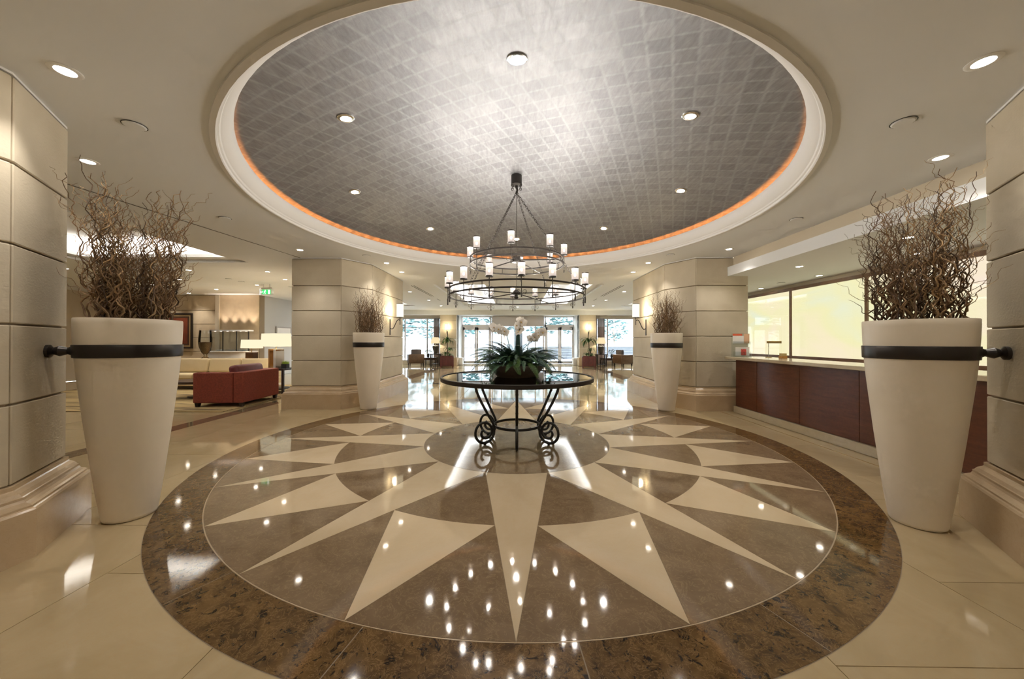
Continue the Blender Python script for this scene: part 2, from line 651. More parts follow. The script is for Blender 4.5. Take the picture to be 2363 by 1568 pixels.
# ------------------------------------------------------------------ ceiling
R_HOLE = 3.262
xs = [-15.2, -9.4, -5.9, -4.62, CX - 3.45, CX + 3.45, 4.42, 6.45, 9.3]
COFFERS = [(-9.4, -5.9, 3.0, 7.6), (-2.55, -0.72, 10.6, 16.9), (0.82, 2.65, 10.6, 16.9), (-7.3, -5.0, 11.0, 17.2), (5.1, 7.4, 11.0, 17.2), (-2.4, 2.4, -4.4, -0.9)]  # last coffer is unseen, added behind the camera as fill light


def grid_ceiling(z, X0, X1, Y0, Y1, holes, circ=None):
    m = MB()
    xs = sorted({X0, X1, *[h[i] for h in holes for i in (0, 1)]})
    ys = sorted({Y0, Y1, *[h[i] for h in holes for i in (2, 3)]})
    for i in range(len(xs) - 1):
        for j in range(len(ys) - 1):
            mx, my = (xs[i] + xs[i + 1]) / 2, (ys[j] + ys[j + 1]) / 2
            if any(h[0] < mx < h[1] and h[2] < my < h[3] for h in holes):
                continue
            m.quad((xs[i], ys[j], z), (xs[i], ys[j + 1], z), (xs[i + 1], ys[j + 1], z), (xs[i + 1], ys[j], z))
    if circ:
        cx, cy, r, s = circ
        n = 96
        for i in range(n):
            a, b = 2 * pi * i / n, 2 * pi * (i + 1) / n
            q = []
            for t in (a, b):
                k = s / max(abs(cos(t)), abs(sin(t)))
                q.append(((cx + r * cos(t), cy + r * sin(t), z), (cx + k * cos(t), cy + k * sin(t), z)))
            m.quad(q[0][0], q[1][0], q[1][1], q[0][1])
    return m


SQ = 3.4
holes = [(CX - SQ, CX + SQ, CY - SQ, CY + SQ)] + COFFERS + [(4.42, 9.3, -5.2, 10.4)]
ceil = grid_ceiling(HC, -15.2, 9.3, -5.2, 21.6, holes, (CX, CY, R_HOLE, SQ)).build('ceiling', 'ceiling_paint')
struct(ceil, 'flat cream ceiling around the round dome')
# dome moulding: lip, step, cove, trough
prof = [(3.30, 3.121), (3.300, 3.105), (3.262, 3.098), (3.252, 3.104), (3.250, 3.128), (3.236, 3.134), (3.228, 3.150), (3.218, 3.156),
        (3.205, 3.166), (3.176, 3.195), (3.156, 3.228), (3.145, 3.262), (3.141, 3.288), (3.125, 3.292), (3.120, 3.285), (3.128, 3.20),
        (3.16, 3.145), (3.52, 3.145), (3.52, 3.26)]
prof = prof[:12] + [(3.141, 3.288), (3.142, 3.296), (3.158, 3.296), (3.175, 3.24), (3.20, 3.185), (3.52, 3.185), (3.52, 3.30)]
MB().lathe(prof, 128, c=(CX, CY, 0)).build('dome_moulding', 'white_plaster', ceil, smooth=30)
RS = 12.2
APEX = 3.765
dome_prof = [(0.001, APEX)] + [(r, APEX - (RS - math.sqrt(RS * RS - r * r))) for r in [3.53 * i / 28 for i in range(1, 29)]]
MB().lathe(dome_prof, 128, c=(CX, CY, 0)).build('dome', 'silver_leaf', ceil, smooth=60)
led_me = MB().box(-0.018, 0.018, -0.03, 0.03, 0, 0.012).mesh('cove_light', 'cove_strip')
for k in range(96):
    a = 2 * pi * k / 96
    link('cove_light', led_me, ceil, (CX + 3.225 * cos(a), CY + 3.225 * sin(a), 3.186), a)


def coffer(x0, x1, y0, y1, z, rise=0.30, w=0.30, col=(1.0, 0.97, 0.92)):
    m = MB()
    # two-step frame then a raised panel
    s1, s2 = 0.05, 0.11
    m.quad((x0, y0, z), (x1, y0, z), (x1, y0, z + s1), (x0, y0, z + s1))
    m.quad((x1, y1, z), (x0, y1, z), (x0, y1, z + s1), (x1, y1, z + s1))
    m.quad((x0, y1, z), (x0, y0, z), (x0, y0, z + s1), (x0, y1, z + s1))
    m.quad((x1, y0, z), (x1, y1, z), (x1, y1, z + s1), (x1, y0, z + s1))
    a0, a1, b0, b1 = x0 + w, x1 - w, y0 + w, y1 - w
    zz = z + s1
    m.quad((x0, y0, zz), (x0, b0, zz), (x1, b0, zz), (x1, y0, zz))
    m.quad((x0, b1, zz), (x0, y1, zz), (x1, y1, zz), (x1, b1, zz))
    m.quad((x0, b0, zz), (x0, b1, zz), (a0, b1, zz), (a0, b0, zz))
    m.quad((a1, b0, zz), (a1, b1, zz), (x1, b1, zz), (x1, b0, zz))
    o = m.build('coffer_frame', 'ceiling_paint', ceil)
    zt = zz + rise
    t = 0.2
    m = MB()
    m.box(a0 - t - 0.02, a0 - t, b0 - t, b1 + t, zz, zt).box(a1 + t, a1 + t + 0.02, b0 - t, b1 + t, zz, zt)
    m.box(a0 - t, a1 + t, b0 - t - 0.02, b0 - t, zz, zt).box(a0 - t, a1 + t, b1 + t, b1 + t + 0.02, zz, zt)
    m.box(a0 - t, a1 + t, b0 - t, b1 + t, zt, zt + 0.02)
    m.box(a0 - t, a1 + t, b0 - t, b0, zz + 0.002, zz + 0.01).box(a0 - t, a1 + t, b1, b1 + t, zz + 0.002, zz + 0.01)
    m.box(a0 - t, a0, b0, b1, zz + 0.002, zz + 0.01).box(a1, a1 + t, b0, b1, zz + 0.002, zz + 0.01)
    m.build('coffer_recess', 'white_plaster', ceil)
    m = MB()
    m.box(a0 - 0.012, a0, b0, b1, zz + 0.01, zz + 0.07).box(a1, a1 + 0.012, b0, b1, zz + 0.01, zz + 0.07)
    m.box(a0, a1, b0 - 0.012, b0, zz + 0.01, zz + 0.07).box(a0, a1, b1, b1 + 0.012, zz + 0.01, zz + 0.07)
    m.build('coffer_lip', 'white_plaster', ceil)
    L, W = b1 - b0, a1 - a0
    zl = zz + 0.03
    tilt = rad(28)
    kw = dict(shape='RECTANGLE', size=0.05)
    light('cove_lamp', 'AREA', (a0 - 0.11, (b0 + b1) / 2, zl), COFFER_W * L, col, rot=(pi, tilt, 0), size_y=L, **kw)
    light('cove_lamp', 'AREA', (a1 + 0.11, (b0 + b1) / 2, zl), COFFER_W * L, col, rot=(pi, -tilt, 0), size_y=L, **kw)
    light('cove_lamp', 'AREA', ((a0 + a1) / 2, b0 - 0.11, zl), COFFER_W * W, col, rot=(pi, tilt, pi / 2), size_y=W, **kw)
    light('cove_lamp', 'AREA', ((a0 + a1) / 2, b1 + 0.11, zl), COFFER_W * W, col, rot=(pi, -tilt, pi / 2), size_y=W, **kw)


for cf in COFFERS:
    coffer(*cf, HC, w=0.28, col=(0.93, 0.97, 1.0) if cf[2] > 9 else (1.0, 0.96, 0.90))
# expansion slot running from pillar to pillar, and slot diffusers
MB().box(-0.011, 0.011, -2.4, 2.4, -0.002, 0.003).build('ceiling_slot', 'dark_black', ceil, loc=(-4.78, 5.0, HC), rz=rad(-7.5))
for x, y0, y1 in ((-3.2, 10.8, 13.4), (-3.28, 10.8, 13.4), (3.3, 10.8, 13.4), (3.22, 10.8, 13.4), (3.25, 14.2, 14.8), (-3.25, 14.2, 14.8)):
    MB().box(x - 0.012, x + 0.012, y0, y1, HC - 0.002, HC + 0.003).build('slot_diffuser', 'step_stone', ceil)
# reception soffit
rs = MB()
rs.box(4.42, 4.47, -5.2, 7.17, 2.915, 3.2)
rs.build('soffit_upstand', 'wall_paint', ceil)
rs = MB().box(4.30, 6.5, 2.2, 7.17, 2.73, 2.915).box(4.72, 6.5, 7.17, 10.4, 2.73, 2.915).box(4.47, 6.5, -5.2, 2.2, 2.73, 2.915)
rs.build('soffit', 'ceiling_paint', ceil)

# ------------------------------------------------------------------ walls
struct(MB().box(-15.3, 9.4, -5.4, -5.2, 0, 4).build('wall_back', 'wall_paint'), 'plain cream wall behind the viewpoint')
struct(MB().box(-15.4, -15.2, -5.4, 13.2, 0, 4).build('wall_left', 'wall_paint'), 'cream wall closing the lounge')
struct(MB().box(6.45, 6.65, -5.4, 10.4, 0, 3.3).build('wall_right', 'wall_paint'), 'wall behind the reception desk')
struct(MB().box(6.45, 9.4, 10.4, 10.6, 0, 3.3).build('wall_side', 'wall_paint'), 'short cream wall beyond reception')
struct(MB().box(9.3, 9.5, 10.4, 21.8, 0, 3.3).build('wall_east', 'wall_paint'), 'cream wall at the right end of the hall')
wl = struct(MB().box(-15.4, -9.7, 13.05, 13.3, 0, 3.3).build('wall_lounge', 'grout'), 'beige panelled wall behind the lounge')
struct(MB().box(-9.95, -9.7, 13.3, 21.8, 0, 3.3).build('wall_corridor', 'grey_wall'), 'grey wall of the side passage')
zz = [0.0, 0.466, 0.985, 1.503, 2.02, 2.54, 3.11]
for i in range(6):
    for x0, x1 in ((-15.2, -13.3), (-13.3, -11.35)):
        MB().cbox(x0 + .004, x1 - .004, 13.02, 13.06, zz[i] + .008, zz[i + 1] - .008, 0.004).build('wall_panel', 'panel_wall', wl)
MB().box(-11.35, -11.2, 12.98, 13.06, 0, 3.11).build('wall_pilaster', 'wall_paint', wl)
MB().box(-11.2, -9.72, 13.03, 13.06, 0, 3.11).build('niche_back', 'panel_wall', wl)
for i in range(4):
    light('niche_lamp', 'SPOT', (-11.0 + 0.36 * i, 12.80, 1.80), 16, (1, 0.82, 0.70), rot=(rad(168), 0, 0), spot_size=rad(60), spot_blend=1.0, shadow_soft_size=0.03)

# ------------------------------------------------------------------ pillars
COURSES = [0.466, 0.985, 1.503, 2.02, 2.54, 3.10]


def offset_poly(poly, d):
    n = len(poly)
    out = []
    for i in range(n):
        a, b, c = Vector(poly[i - 1]), Vector(poly[i]), Vector(poly[(i + 1) % n])
        e1, e2 = (b - a).normalized(), (c - b).normalized()
        n1, n2 = Vector((e1.y, -e1.x)), Vector((e2.y, -e2.x))
        k = d / (1 + n1.dot(n2))
        out.append(tuple(b + (n1 + n2) * k))
    return out


PL_PROF = [(0.12, 0), (0.12, 0.305), (0.112, 0.318), (0.100, 0.322), (0.100, 0.335), (0.088, 0.345), (0.068, 0.356), (0.060, 0.372),
           (0.060, 0.388), (0.052, 0.392), (0.040, 0.412), (0.018, 0.428), (0.012, 0.436), (0.012, 0.462), (-0.02, 0.466)]
block_cache = {}


def block_mesh(w, h):
    k = (round(w, 3), round(h, 3))
    if k not in block_cache:
        block_cache[k] = MB().cbox(-w / 2, w / 2, 0, 0.05, 0, h, 0.006).mesh('stone_block', 'limestone')
    return block_cache[k]


def pillar(label, poly, faces):
    poly = ccw(poly)
    t = thing('stone_pillar', label, 'pillar', (0, 0, 0), group='lobby pillars')
    MB().prism(offset_poly(poly, -0.025), 0.4, HC + 0.01).build('pillar_core', 'grout', t)
    m = MB()
    rings = [offset_poly(poly, d) for d, z in PL_PROF]
    n = len(poly)
    vs = [(x, y, PL_PROF[j][1]) for j, rg in enumerate(rings) for x, y in rg]
    fs = [(j * n + i, j * n + (i + 1) % n, (j + 1) * n + (i + 1) % n, (j + 1) * n + i) for j in range(len(rings) - 1) for i in range(n)]
    m.add(vs, fs).build('plinth', 'plinth_marble', t)
    for i in range(n):
        a, b = Vector(poly[i]), Vector(poly[(i + 1) % n])
        L = (b - a).length
        e = (b - a) / L
        rz = math.atan2(e.y, e.x)
        parts = max(1, int(L / 1.6 + 0.5))
        for p in range(parts):
            mid = a + e * (L * (p + 0.5) / parts)
            for c in range(5):
                h = COURSES[c + 1] - COURSES[c]
                w = L / parts - 0.013
                link('stone_block', block_mesh(w, h - 0.013), t, (mid.x, mid.y, COURSES[c] + 0.0065), rz)
    MB().prism(offset_poly(poly, -0.005), 3.105, HC).build('pillar_cap', 'bright_trim', t)
    return t


pillar('limestone block pillar at the left edge of the picture beside the camera', [(-3.23, 2.19), (-3.63, 2.77), (-4.67, 2.77), (-4.67, -0.5), (-3.23, -0.5)], None)
pillar('limestone block pillar at the right edge of the picture beside the camera', [(3.66, 2.77), (3.27, 2.19), (3.27, -0.5), (4.72, -0.5), (4.72, 2.77)], None)
pillar('limestone block pillar between the red loveseat and the far left urn', [(-4.67, 7.17), (-3.63, 7.17), (-3.23, 7.77), (-3.23, 9.87), (-4.67, 9.87)], None)
pillar('limestone block pillar where the reception desk ends', [(3.66, 7.17), (4.72, 7.17), (4.72, 9.87), (3.27, 9.87), (3.27, 7.77)], None)

# ------------------------------------------------------------------ entrance wall, doors, windows
wf = MB()
YB = 19.5
wf.box(-9.7, 9.3, YB, YB + 0.35, 2.866, HC)                       # beam
beam = struct(wf.build('trim_1', 'ceiling_paint'), 'deep beam over the entrance')
for nm, x0, x1, lab in (('far_pillar', -4.29, -3.37, 'plain pier with a lit wall lamp left of the entrance doors'), ('far_pillar', 3.51, 4.43, 'plain pier with a lit wall lamp right of the entrance doors')):
    t = thing('entrance_pier', lab, 'pier', ((x0 + x1) / 2, YB + 0.3, 0), group='entrance piers')
    w = (x1 - x0) / 2
    for i in range(5):
        MB().cbox(-w, w, -0.3, 0.35, COURSES[i] + 0.004, min(COURSES[i + 1], 2.866) - 0.004, 0.006).build('stone_block', 'limestone', t)
    MB().cbox(-w - 0.03, w + 0.03, -0.33, 0.38, 0, 0.466, 0.02).build('plinth', 'plinth_marble', t)
# reveals beside the doors
for i, (x0, x1) in enumerate(((-3.52, -3.37), (3.51, 3.66))):
    struct(MB().box(x0, x1, YB + 0.36, 21.6, 0, 2.95).box(x0 - 0.0, x1, YB + 0.36, 21.6, 0, 0.3).build('trim_%d' % (i + 2), 'white_plaster'), 'white door reveal')
for i, x in enumerate((-3.26, 3.40)):
    tag(MB().cbox(x - 0.12, x + 0.12, 20.25, 20.65, 0, 0.42, 0.02).build('stone_bollard', 'white_plaster'), ('left', 'right')[i] + ' white stone block at the foot of the entrance reveal', 'block', 'reveal blocks')
struct(MB().box(-4.4, 4.5, YB + 0.35, 21.6, 2.93, 3.0).build('trim_4', 'white_plaster'), 'white soffit over the entrance')
YW = 20.8
struct(MB().box(-9.7, -4.35, YW, YW + 0.2, 0, 0.2).box(-9.7, -3.5, YW, YW + 0.2, 2.756, 3.2).box(-4.55, -3.5, YW, YW + 0.2, 0, 3.2).build('wall_front_left', 'wall_paint'), 'wall around the left window')
struct(MB().box(4.5, 9.3, YW, YW + 0.2, 0, 0.2).box(3.6, 9.3, YW, YW + 0.2, 2.756, 3.2).box(3.6, 4.75, YW, YW + 0.2, 0, 3.2).build('wall_front_right', 'wall_paint'), 'wall around the right window')
struct(MB().box(-9.9, 9.5, 21.45, 21.65, 2.91, 3.4).build('wall_front', 'white_plaster'), 'lintel above the entrance doors')


def window(name, x0, x1, z0, z1, y, mull, trans, label):
    f = struct(MB().box(x0, x1, y, y + 0.08, z0, z0 + 0.05).box(x0, x1, y, y + 0.08, z1 - 0.05, z1).box(x0, x0 + 0.05, y, y + 0.08, z0, z1).box(x1 - 0.05, x1, y, y + 0.08, z0, z1).build(name, 'frame_metal'), label)
    bx = [x0 + .05] + mull + [x1 - .05]
    bz = [z0 + .05] + trans + [z1 - .05]
    for x in mull:
        MB().box(x - 0.03, x + 0.03, y, y + 0.08, z0 + .05, z1 - .05).build('mullion', 'frame_metal', f)
    for z in trans:
        MB().box(x0 + .05, x1 - .05, y + 0.005, y + 0.075, z - 0.02, z + 0.02).build('transom', 'frame_metal', f)
    for i in range(len(bx) - 1):
        for j in range(len(bz) - 1):
            MB().box(bx[i] + .02, bx[i + 1] - .02, y + 0.035, y + 0.041, bz[j] + .02, bz[j + 1] - .02).build('pane', 'window_glass', f)
    return f


window('window_1', -9.6, -4.55, 0.2, 2.756, YW + 0.06, [-8.1, -6.7, -5.36], [2.19], 'tall window left of the entrance')
window('window_2', 4.75, 9.2, 0.2, 2.756, YW + 0.06, [5.42, 7.0, 8.2], [], 'tall window right of the entrance')


def double_door(name, x0, x1, y, label):
    d = struct(MB().box(x0, x0 + 0.09, y, y + 0.12, 0, 2.91).box(x1 - 0.09, x1, y, y + 0.12, 0, 2.91).box(x0, x1, y, y + 0.12, 2.25, 2.40)
               .box(x0, x1, y, y + 0.12, 2.86, 2.91).build(name, 'white_frame'), label)
    MB().box(x0 + .1, x1 - .1, y + 0.05, y + 0.058, 2.41, 2.85).build('transom_pane', 'window_glass', d)
    xm = (x0 + x1) / 2
    for a, b, hx in ((x0 + .09, xm - .004, xm - 0.09), (xm + .004, x1 - .09, xm + 0.09)):
        lf = MB().box(a, a + .11, y + .03, y + .08, 0.01, 2.25).box(b - .08, b, y + .03, y + .08, 0.01, 2.25)
        lf.box(a, b, y + .03, y + .08, 2.08, 2.25).box(a, b, y + .03, y + .08, 0.01, 0.17).box(a, b, y + .04, y + .07, 0.95, 0.98)
        o = lf.build('door_leaf', 'white_frame', d)
        MB().box(a + .11, b - .08, y + 0.052, y + 0.060, 0.17, 2.08).build('pane', 'window_glass', o)
        c = ((a + b) / 2 + .015, y + 0.045, 1.60)
        MB().lathe([(0.001, 0), (0.19, 0)], 32).xf(Matrix.Translation(c) @ Matrix.Rotation(pi / 2, 4, 'X')).build('round_decal', 'decal_white', o)
        MB().tube([(hx, y + .03, 0.98), (hx, y - .03, 0.98), (hx, y - .03, 1.22), (hx, y + .03, 1.22)], 0.014, 8).build('door_handle', 'dark_metal', o)
    cu = bpy.data.curves.new('number_text', 'FONT')
    cu.body = '1881'
    cu.size = 0.15
    cu.extrude = 0.002
    cu.align_x = 'CENTER'
    cu.materials.append(MATS['matte_black'])
    n = bpy.data.objects.new('transom_number', cu)
    C.objects.link(n)
    n.parent = d
    n.location = (xm - 0.05, y + 0.04, 2.70)
    n.rotation_euler = (pi / 2, 0, pi)
    return d


YD = 21.5
double_door('door_1', -3.42, -1.55, YD, 'white double door left of the revolving door')
double_door('door_2', 1.71, 3.58, YD, 'white double door right of the revolving door')
# revolving door
rvd = struct(MB().box(-1.5, 1.66, YD - 0.35, YD + 0.15, 2.30, 2.91).build('door_3', 'frame_metal'), 'revolving door in the middle of the entrance')
for x in (-1.5, -0.95, 1.11, 1.60):
    MB().box(x, x + 0.06, YD - 0.3, YD - 0.2, 0, 2.3).build('door_post', 'frame_metal', rvd)
for x0, x1 in ((-1.44, -0.95), (-0.89, 1.11), (1.17, 1.60)):
    MB().box(x0, x1, YD - 0.255, YD - 0.247, 0.05, 2.3).build('pane', 'window_glass', rvd)
MB().box(-1.5, 1.66, YD - 0.32, YD - 0.18, 0, 0.06).build('door_sill', 'frame_metal', rvd)
MB().lathe([(0.03, 0), (0.03, 2.3)], 10, c=(0.08, YD + 0.3, 0)).build('centre_post', 'frame_metal', rvd)
for a in (20, 110):
    m = MB().box(-0.75, 0.75, -0.004, 0.004, 0.1, 2.2)
    m.build('door_wing', 'window_glass', rvd, loc=(0.08, YD + 0.3, 0), rz=rad(a))


def curtain(x0, x1, y, z0, z1, mat, label):
    pts = []
    n = 24
    for i in range(n + 1):
        pts.append((x0 + (x1 - x0) * i / n, y + 0.035 * sin(i * 1.9)))
    t = thing('curtain', label, 'curtain', ((x0 + x1) / 2, y, z0), group='window curtains')
    for za, zb, mt, nm in ((z0, 2.25, mat, 'curtain_drop'), (2.25, z1, 'curtain_grey', 'curtain_header')):
        m = MB()
        vs = [(x - (x0 + x1) / 2, yy - y + d, z - z0) for d in (0, 0.012) for z in (za, zb) for x, yy in pts]
        k = n + 1
        fs = []
        for i in range(n):
            fs += [(i, i + 1, k + i + 1, k + i), (2 * k + i + 1, 2 * k + i, 3 * k + i, 3 * k + i + 1), (i, 2 * k + i, 2 * k + i + 1, i + 1),
                   (k + i, k + i + 1, 3 * k + i + 1, 3 * k + i)]
        m.add(vs, fs).build(nm, mt, t, smooth=60)
    return t


curtain(-4.92, -4.58, 20.62, 0.05, 2.74, 'curtain_brown', 'brown curtain gathered at the left window')
curtain(4.78, 5.20, 20.62, 0.05, 2.74, 'curtain_brown', 'grey brown curtain gathered at the right window')

# ------------------------------------------------------------------ outdoors
struct(MB().box(-40, 40, 21.7, 70, -0.25, -0.10).build('ground', 'pavement'), 'bright pavement outside')
tag(MB().box(-30, 30, 46, 52, -0.1, 9).build('building', 'facade'), 'pale building beyond the trees outside', 'building')
for i in range(5):
    t = tag(MB().box(1.9, 16, 29 + 0.5 * i, 29.5 + 0.5 * i, -0.1, 0.12 + 0.2 * i).build('garden_step', 'step_stone'), ('lowest', 'second', 'third', 'fourth', 'highest')[i] + ' of the grey stone steps outside the right door', 'step', 'outdoor steps')
tag(MB().box(-30, 1.6, 31, 31.6, -0.1, 1.0).build('garden_wall', 'facade'), 'low pale garden wall outside the left window', 'wall')
rnd = random.Random(5)


def tree(loc, h, r, mat, label):
    t = thing('tree', label, 'tree', loc, group='trees outside')
    MB().tube([(0, 0, 0), (0.1, 0, h * 0.3), (0, 0.1, h * 0.6)], [0.14, 0.11, 0.07], 8).build('trunk', 'trunk_bark', t)
    m = MB()
    for i in range(420):
        a, b = rnd.uniform(0, 2 * pi), math.acos(rnd.uniform(-1, 1))
        rr = r * rnd.uniform(0.55, 1.0)
        p = Vector((rr * sin(b) * cos(a), rr * sin(b) * sin(a), h * 0.62 + 0.75 * rr * cos(b) * h / (2 * r) * 0.8))
        s = rnd.uniform(0.16, 0.34) * r * 0.5
        q = Matrix.Rotation(rnd.uniform(0, 6), 3, 'Z') @ Matrix.Rotation(rnd.uniform(-1, 1), 3, 'X')
        m.add([p + q @ Vector(v) for v in ((-s, 0, 0), (0, -s * .5, .1 * s), (s, 0, 0), (0, s * .5, .1 * s))], [(0, 1, 2, 3)])
    m.build('foliage', mat, t)['kind'] = 'stuff'


for x, y, h, r, mt, lb in ((-10.5, 30, 5.2, 2.0, 'tree_green', 'leafy tree outside at the far left window'), (-8.6, 35, 4.6, 1.5, 'tree_green_pale', 'pale tree behind the left window mullion'),
                           (-5.0, 32.5, 5.6, 2.2, 'tree_green_pale', 'tree seen through the left double door'), (-1.4, 38, 6.6, 2.4, 'tree_green', 'tree behind the left part of the revolving door'),
                           (3.2, 42, 6.4, 2.5, 'tree_green_pale', 'tree behind the right part of the revolving door'), (6.2, 36, 6.2, 2.4, 'tree_green', 'tree seen through the right double door'), (9.3, 33.6, 4.6, 1.5, 'tree_green_pale', 'small pale tree behind the right window'), (13.2, 34, 5.0, 1.8, 'tree_green', 'tree at the outer edge of the right window')):
    tree((x, y, -0.1), h, r, mt, lb)

# ------------------------------------------------------------------ downlights
ring_me = MB().lathe([(0.052, 0.004), (0.050, -0.004), (0.066, -0.006), (0.078, -0.001), (0.078, 0.004)], 24).mesh('trim_ring', 'bright_trim', 40)
lens_me = MB().lathe([(0.001, -0.001), (0.052, -0.001)], 24).mesh('lens', 'lamp_lens')
ring_ch = MB().lathe([(0.052, 0.012), (0.050, -0.006), (0.066, -0.008), (0.080, -0.002), (0.080, 0.010)], 24).mesh('trim_ring', 'chrome', 40)


def downlight(x, y, z, label, group, power=1.0, tilt=None, chrome=False, cone=105):
    t = thing('downlight', label, 'downlight', (x, y, z), group=group)
    if tilt:
        t.rotation_euler = tilt
    link('trim_ring', ring_ch if chrome else ring_me, t)
    link('lens', lens_me, t)
    light('downlight_lamp', 'SPOT', (0, 0, -0.012), SPOT_W * power, WARM, parent=t, spot_size=rad(cone), spot_blend=0.7, shadow_soft_size=0.035)
    return t


def dome_z(r):
    return APEX - (RS - math.sqrt(RS * RS - r * r))


DOME_L = ['nearest the camera', 'right of the nearest one', 'at the right of the chandelier chains', 'at the far right above the right far urn', 'farthest, behind the chandelier cable',
          'at the far left above the left far urn', 'at the left of the chandelier chains', 'left of the nearest one']
for k in range(8):
    a = rad(45 * k)
    r = 2.325
    x, y = CX + r * sin(a), CY + 0.02 - r * cos(a)
    t = downlight(x, y, dome_z(r) - 0.004, 'recessed downlight in the silver dome, ' + DOME_L[k], 'dome downlights', 1.15, chrome=True)
    n = Vector((-(x - CX), -(y - CY), -math.sqrt(RS * RS - r * r))).normalized()
    t.rotation_euler = Vector((0, 0, -1)).rotation_difference(n).to_euler()
CL = [(-2.88, 2.18, 'top left of the picture, before the near left pillar'), (2.86, 2.17, 'top right of the picture, before the near right pillar'),
      (-4.12, 3.29, 'above the willow of the near left urn'), (3.95, 3.30, 'above the willow of the near right urn'),
      (-4.10, 6.54, 'before the far left pillar'), (3.95, 6.54, 'before the far right pillar'),
      (-2.87, 7.65, 'above the far left urn'), (2.88, 7.67, 'above the far right urn'),
      (-2.87, 8.66, 'above the left wall lamp'), (2.89, 8.68, 'above the right wall lamp'),
      (-3.73, 12.15, 'first in the left row of the far hall'), (-3.70, 14.64, 'second in the left row of the far hall'), (-3.69, 16.98, 'last in the left row of the far hall'),
      (3.72, 12.12, 'first in the right row of the far hall'), (3.74, 14.64, 'second in the right row of the far hall'), (3.71, 16.96, 'last in the right row of the far hall')]
for x, y, lb in CL:
    downlight(x, y, HC - 0.002, 'added fill downlight ' + lb, 'ceiling downlights', 0.95)
for x, y, lb in ((0.05, 9.6, 'over the middle of the far hall'), (0.05, 17.6, 'before the entrance beam'), (-1.9, 20.4, 'over the left double door'), (2.1, 20.4, 'over the right double door'),
                 (-6.3, 18.4, 'over the left armchair'), (6.3, 18.4, 'over the right armchair')):
    downlight(x, y, (2.93 if y > 20 else HC) - 0.002, 'added fill downlight ' + lb, 'ceiling downlights', 0.8)
for x, y, lb in ((-6.2, 8.6, 'over the red loveseat'), (-9.48, 9.68, 'over the cream sofa'), (-10.07, 11.56, 'before the panelled wall'), (-8.02, 10.66, 'beside the exit sign'), (-6.49, 9.69, 'beside the far left pillar'), (-11.9, 12.5, 'washing the panelled wall'), (-13.0, 12.4, 'washing the painting'), (-11.2, 10.6, 'over the left half of the cream sofa'), (-9.0, 12.2, 'over the console table'), (-8.0, 8.4, 'over the coffee table'), (-8.6, 14.5, 'in the grey side passage'), (-10.8, 8.2, 'left of the lounge rug')):
    downlight(x, y, HC - 0.002, 'recessed lounge downlight ' + lb, 'lounge downlights', 1.3)  # several of these spots are added to brighten the dim lounge
for x, y, lb in ((5.0, 6.23, 'nearest the desk front'), (6.08, 7.09, 'before the second glowing panel'), (6.12, 8.82, 'before the farthest glowing panel'), (4.98, 4.5, 'behind the near right willow'), (6.0, 5.32, 'before the third glowing panel')):
    downlight(x, y, 2.728, 'recessed downlight in the reception soffit ' + lb, 'reception downlights', 0.8)
for x, y, lb in ((-2.9, -1.5, 'on the left just'), (2.9, -1.5, 'on the right just'), (-2.9, -3.6, 'on the left far'), (2.9, -3.6, 'on the right far')):
    downlight(x, y, HC - 0.002, 'added fill downlight ' + lb + ' behind the viewpoint', 'fill downlights behind the viewpoint', 1.0)  # unseen lamps, added to fill the camera-facing sides
# detector and speaker discs
for x, y, z, lb in ((-3.055, 2.74, HC, 'before the near left pillar'), (3.02, 2.76, HC, 'before the near right pillar'), (-4.09, 4.83, HC, 'beside the slot over the lounge side'),
                    (3.92, 4.94, HC, 'beside the reception fascia'), (3.05, 6.95, HC, 'right of the dome above the far urn'), (-3.03, 6.98, HC, 'left of the dome above the far urn'),
                    (-8.02, 9.6, HC, 'over the cream sofa'), (-8.02, 10.05, HC, 'near the exit sign'), (5.98, 7.97, 2.73, 'in the reception soffit')):
    t = thing('ceiling_disc', 'flat cream detector disc ' + lb, 'detector', (x, y, z), group='ceiling detector discs')
    MB().lathe([(0.07, 0.004), (0.07, -0.008), (0.062, -0.012), (0.001, -0.012)], 24).build('disc_cover', 'ceiling_paint', t)
    MB().lathe([(0.072, 0.001), (0.078, -0.004), (0.072, -0.004)], 24).build('disc_edge', 'dark_metal', t)

# ------------------------------------------------------------------ tall urns and willow
POT_H = 1.565
pot_prof = [(0.001, 0.0), (0.140, 0.0), (0.152, 0.008), (0.158, 0.03), (0.176, 0.16), (0.196, 0.32), (0.216, 0.50), (0.236, 0.68), (0.254, 0.86), (0.270, 1.02), (0.283, 1.16), (0.293, 1.30),
            (0.299, 1.42), (0.302, 1.52), (0.302, 1.558), (0.299, 1.565), (0.288, 1.565), (0.285, 1.555), (0.283, 1.44)]
pot_me = MB().lathe(pot_prof, 64).mesh('urn_body', 'pot_plaster', 50)
soil_me = MB().lathe([(0.001, 1.45), (0.284, 1.45)], 32).mesh('soil', 'soil')
strap_me = MB().lathe([(0.296, 1.272), (0.300, 1.270), (0.302, 1.275), (0.3055, 1.362), (0.3035, 1.367), (0.298, 1.366)], 64).mesh('strap', 'bronze', 40)

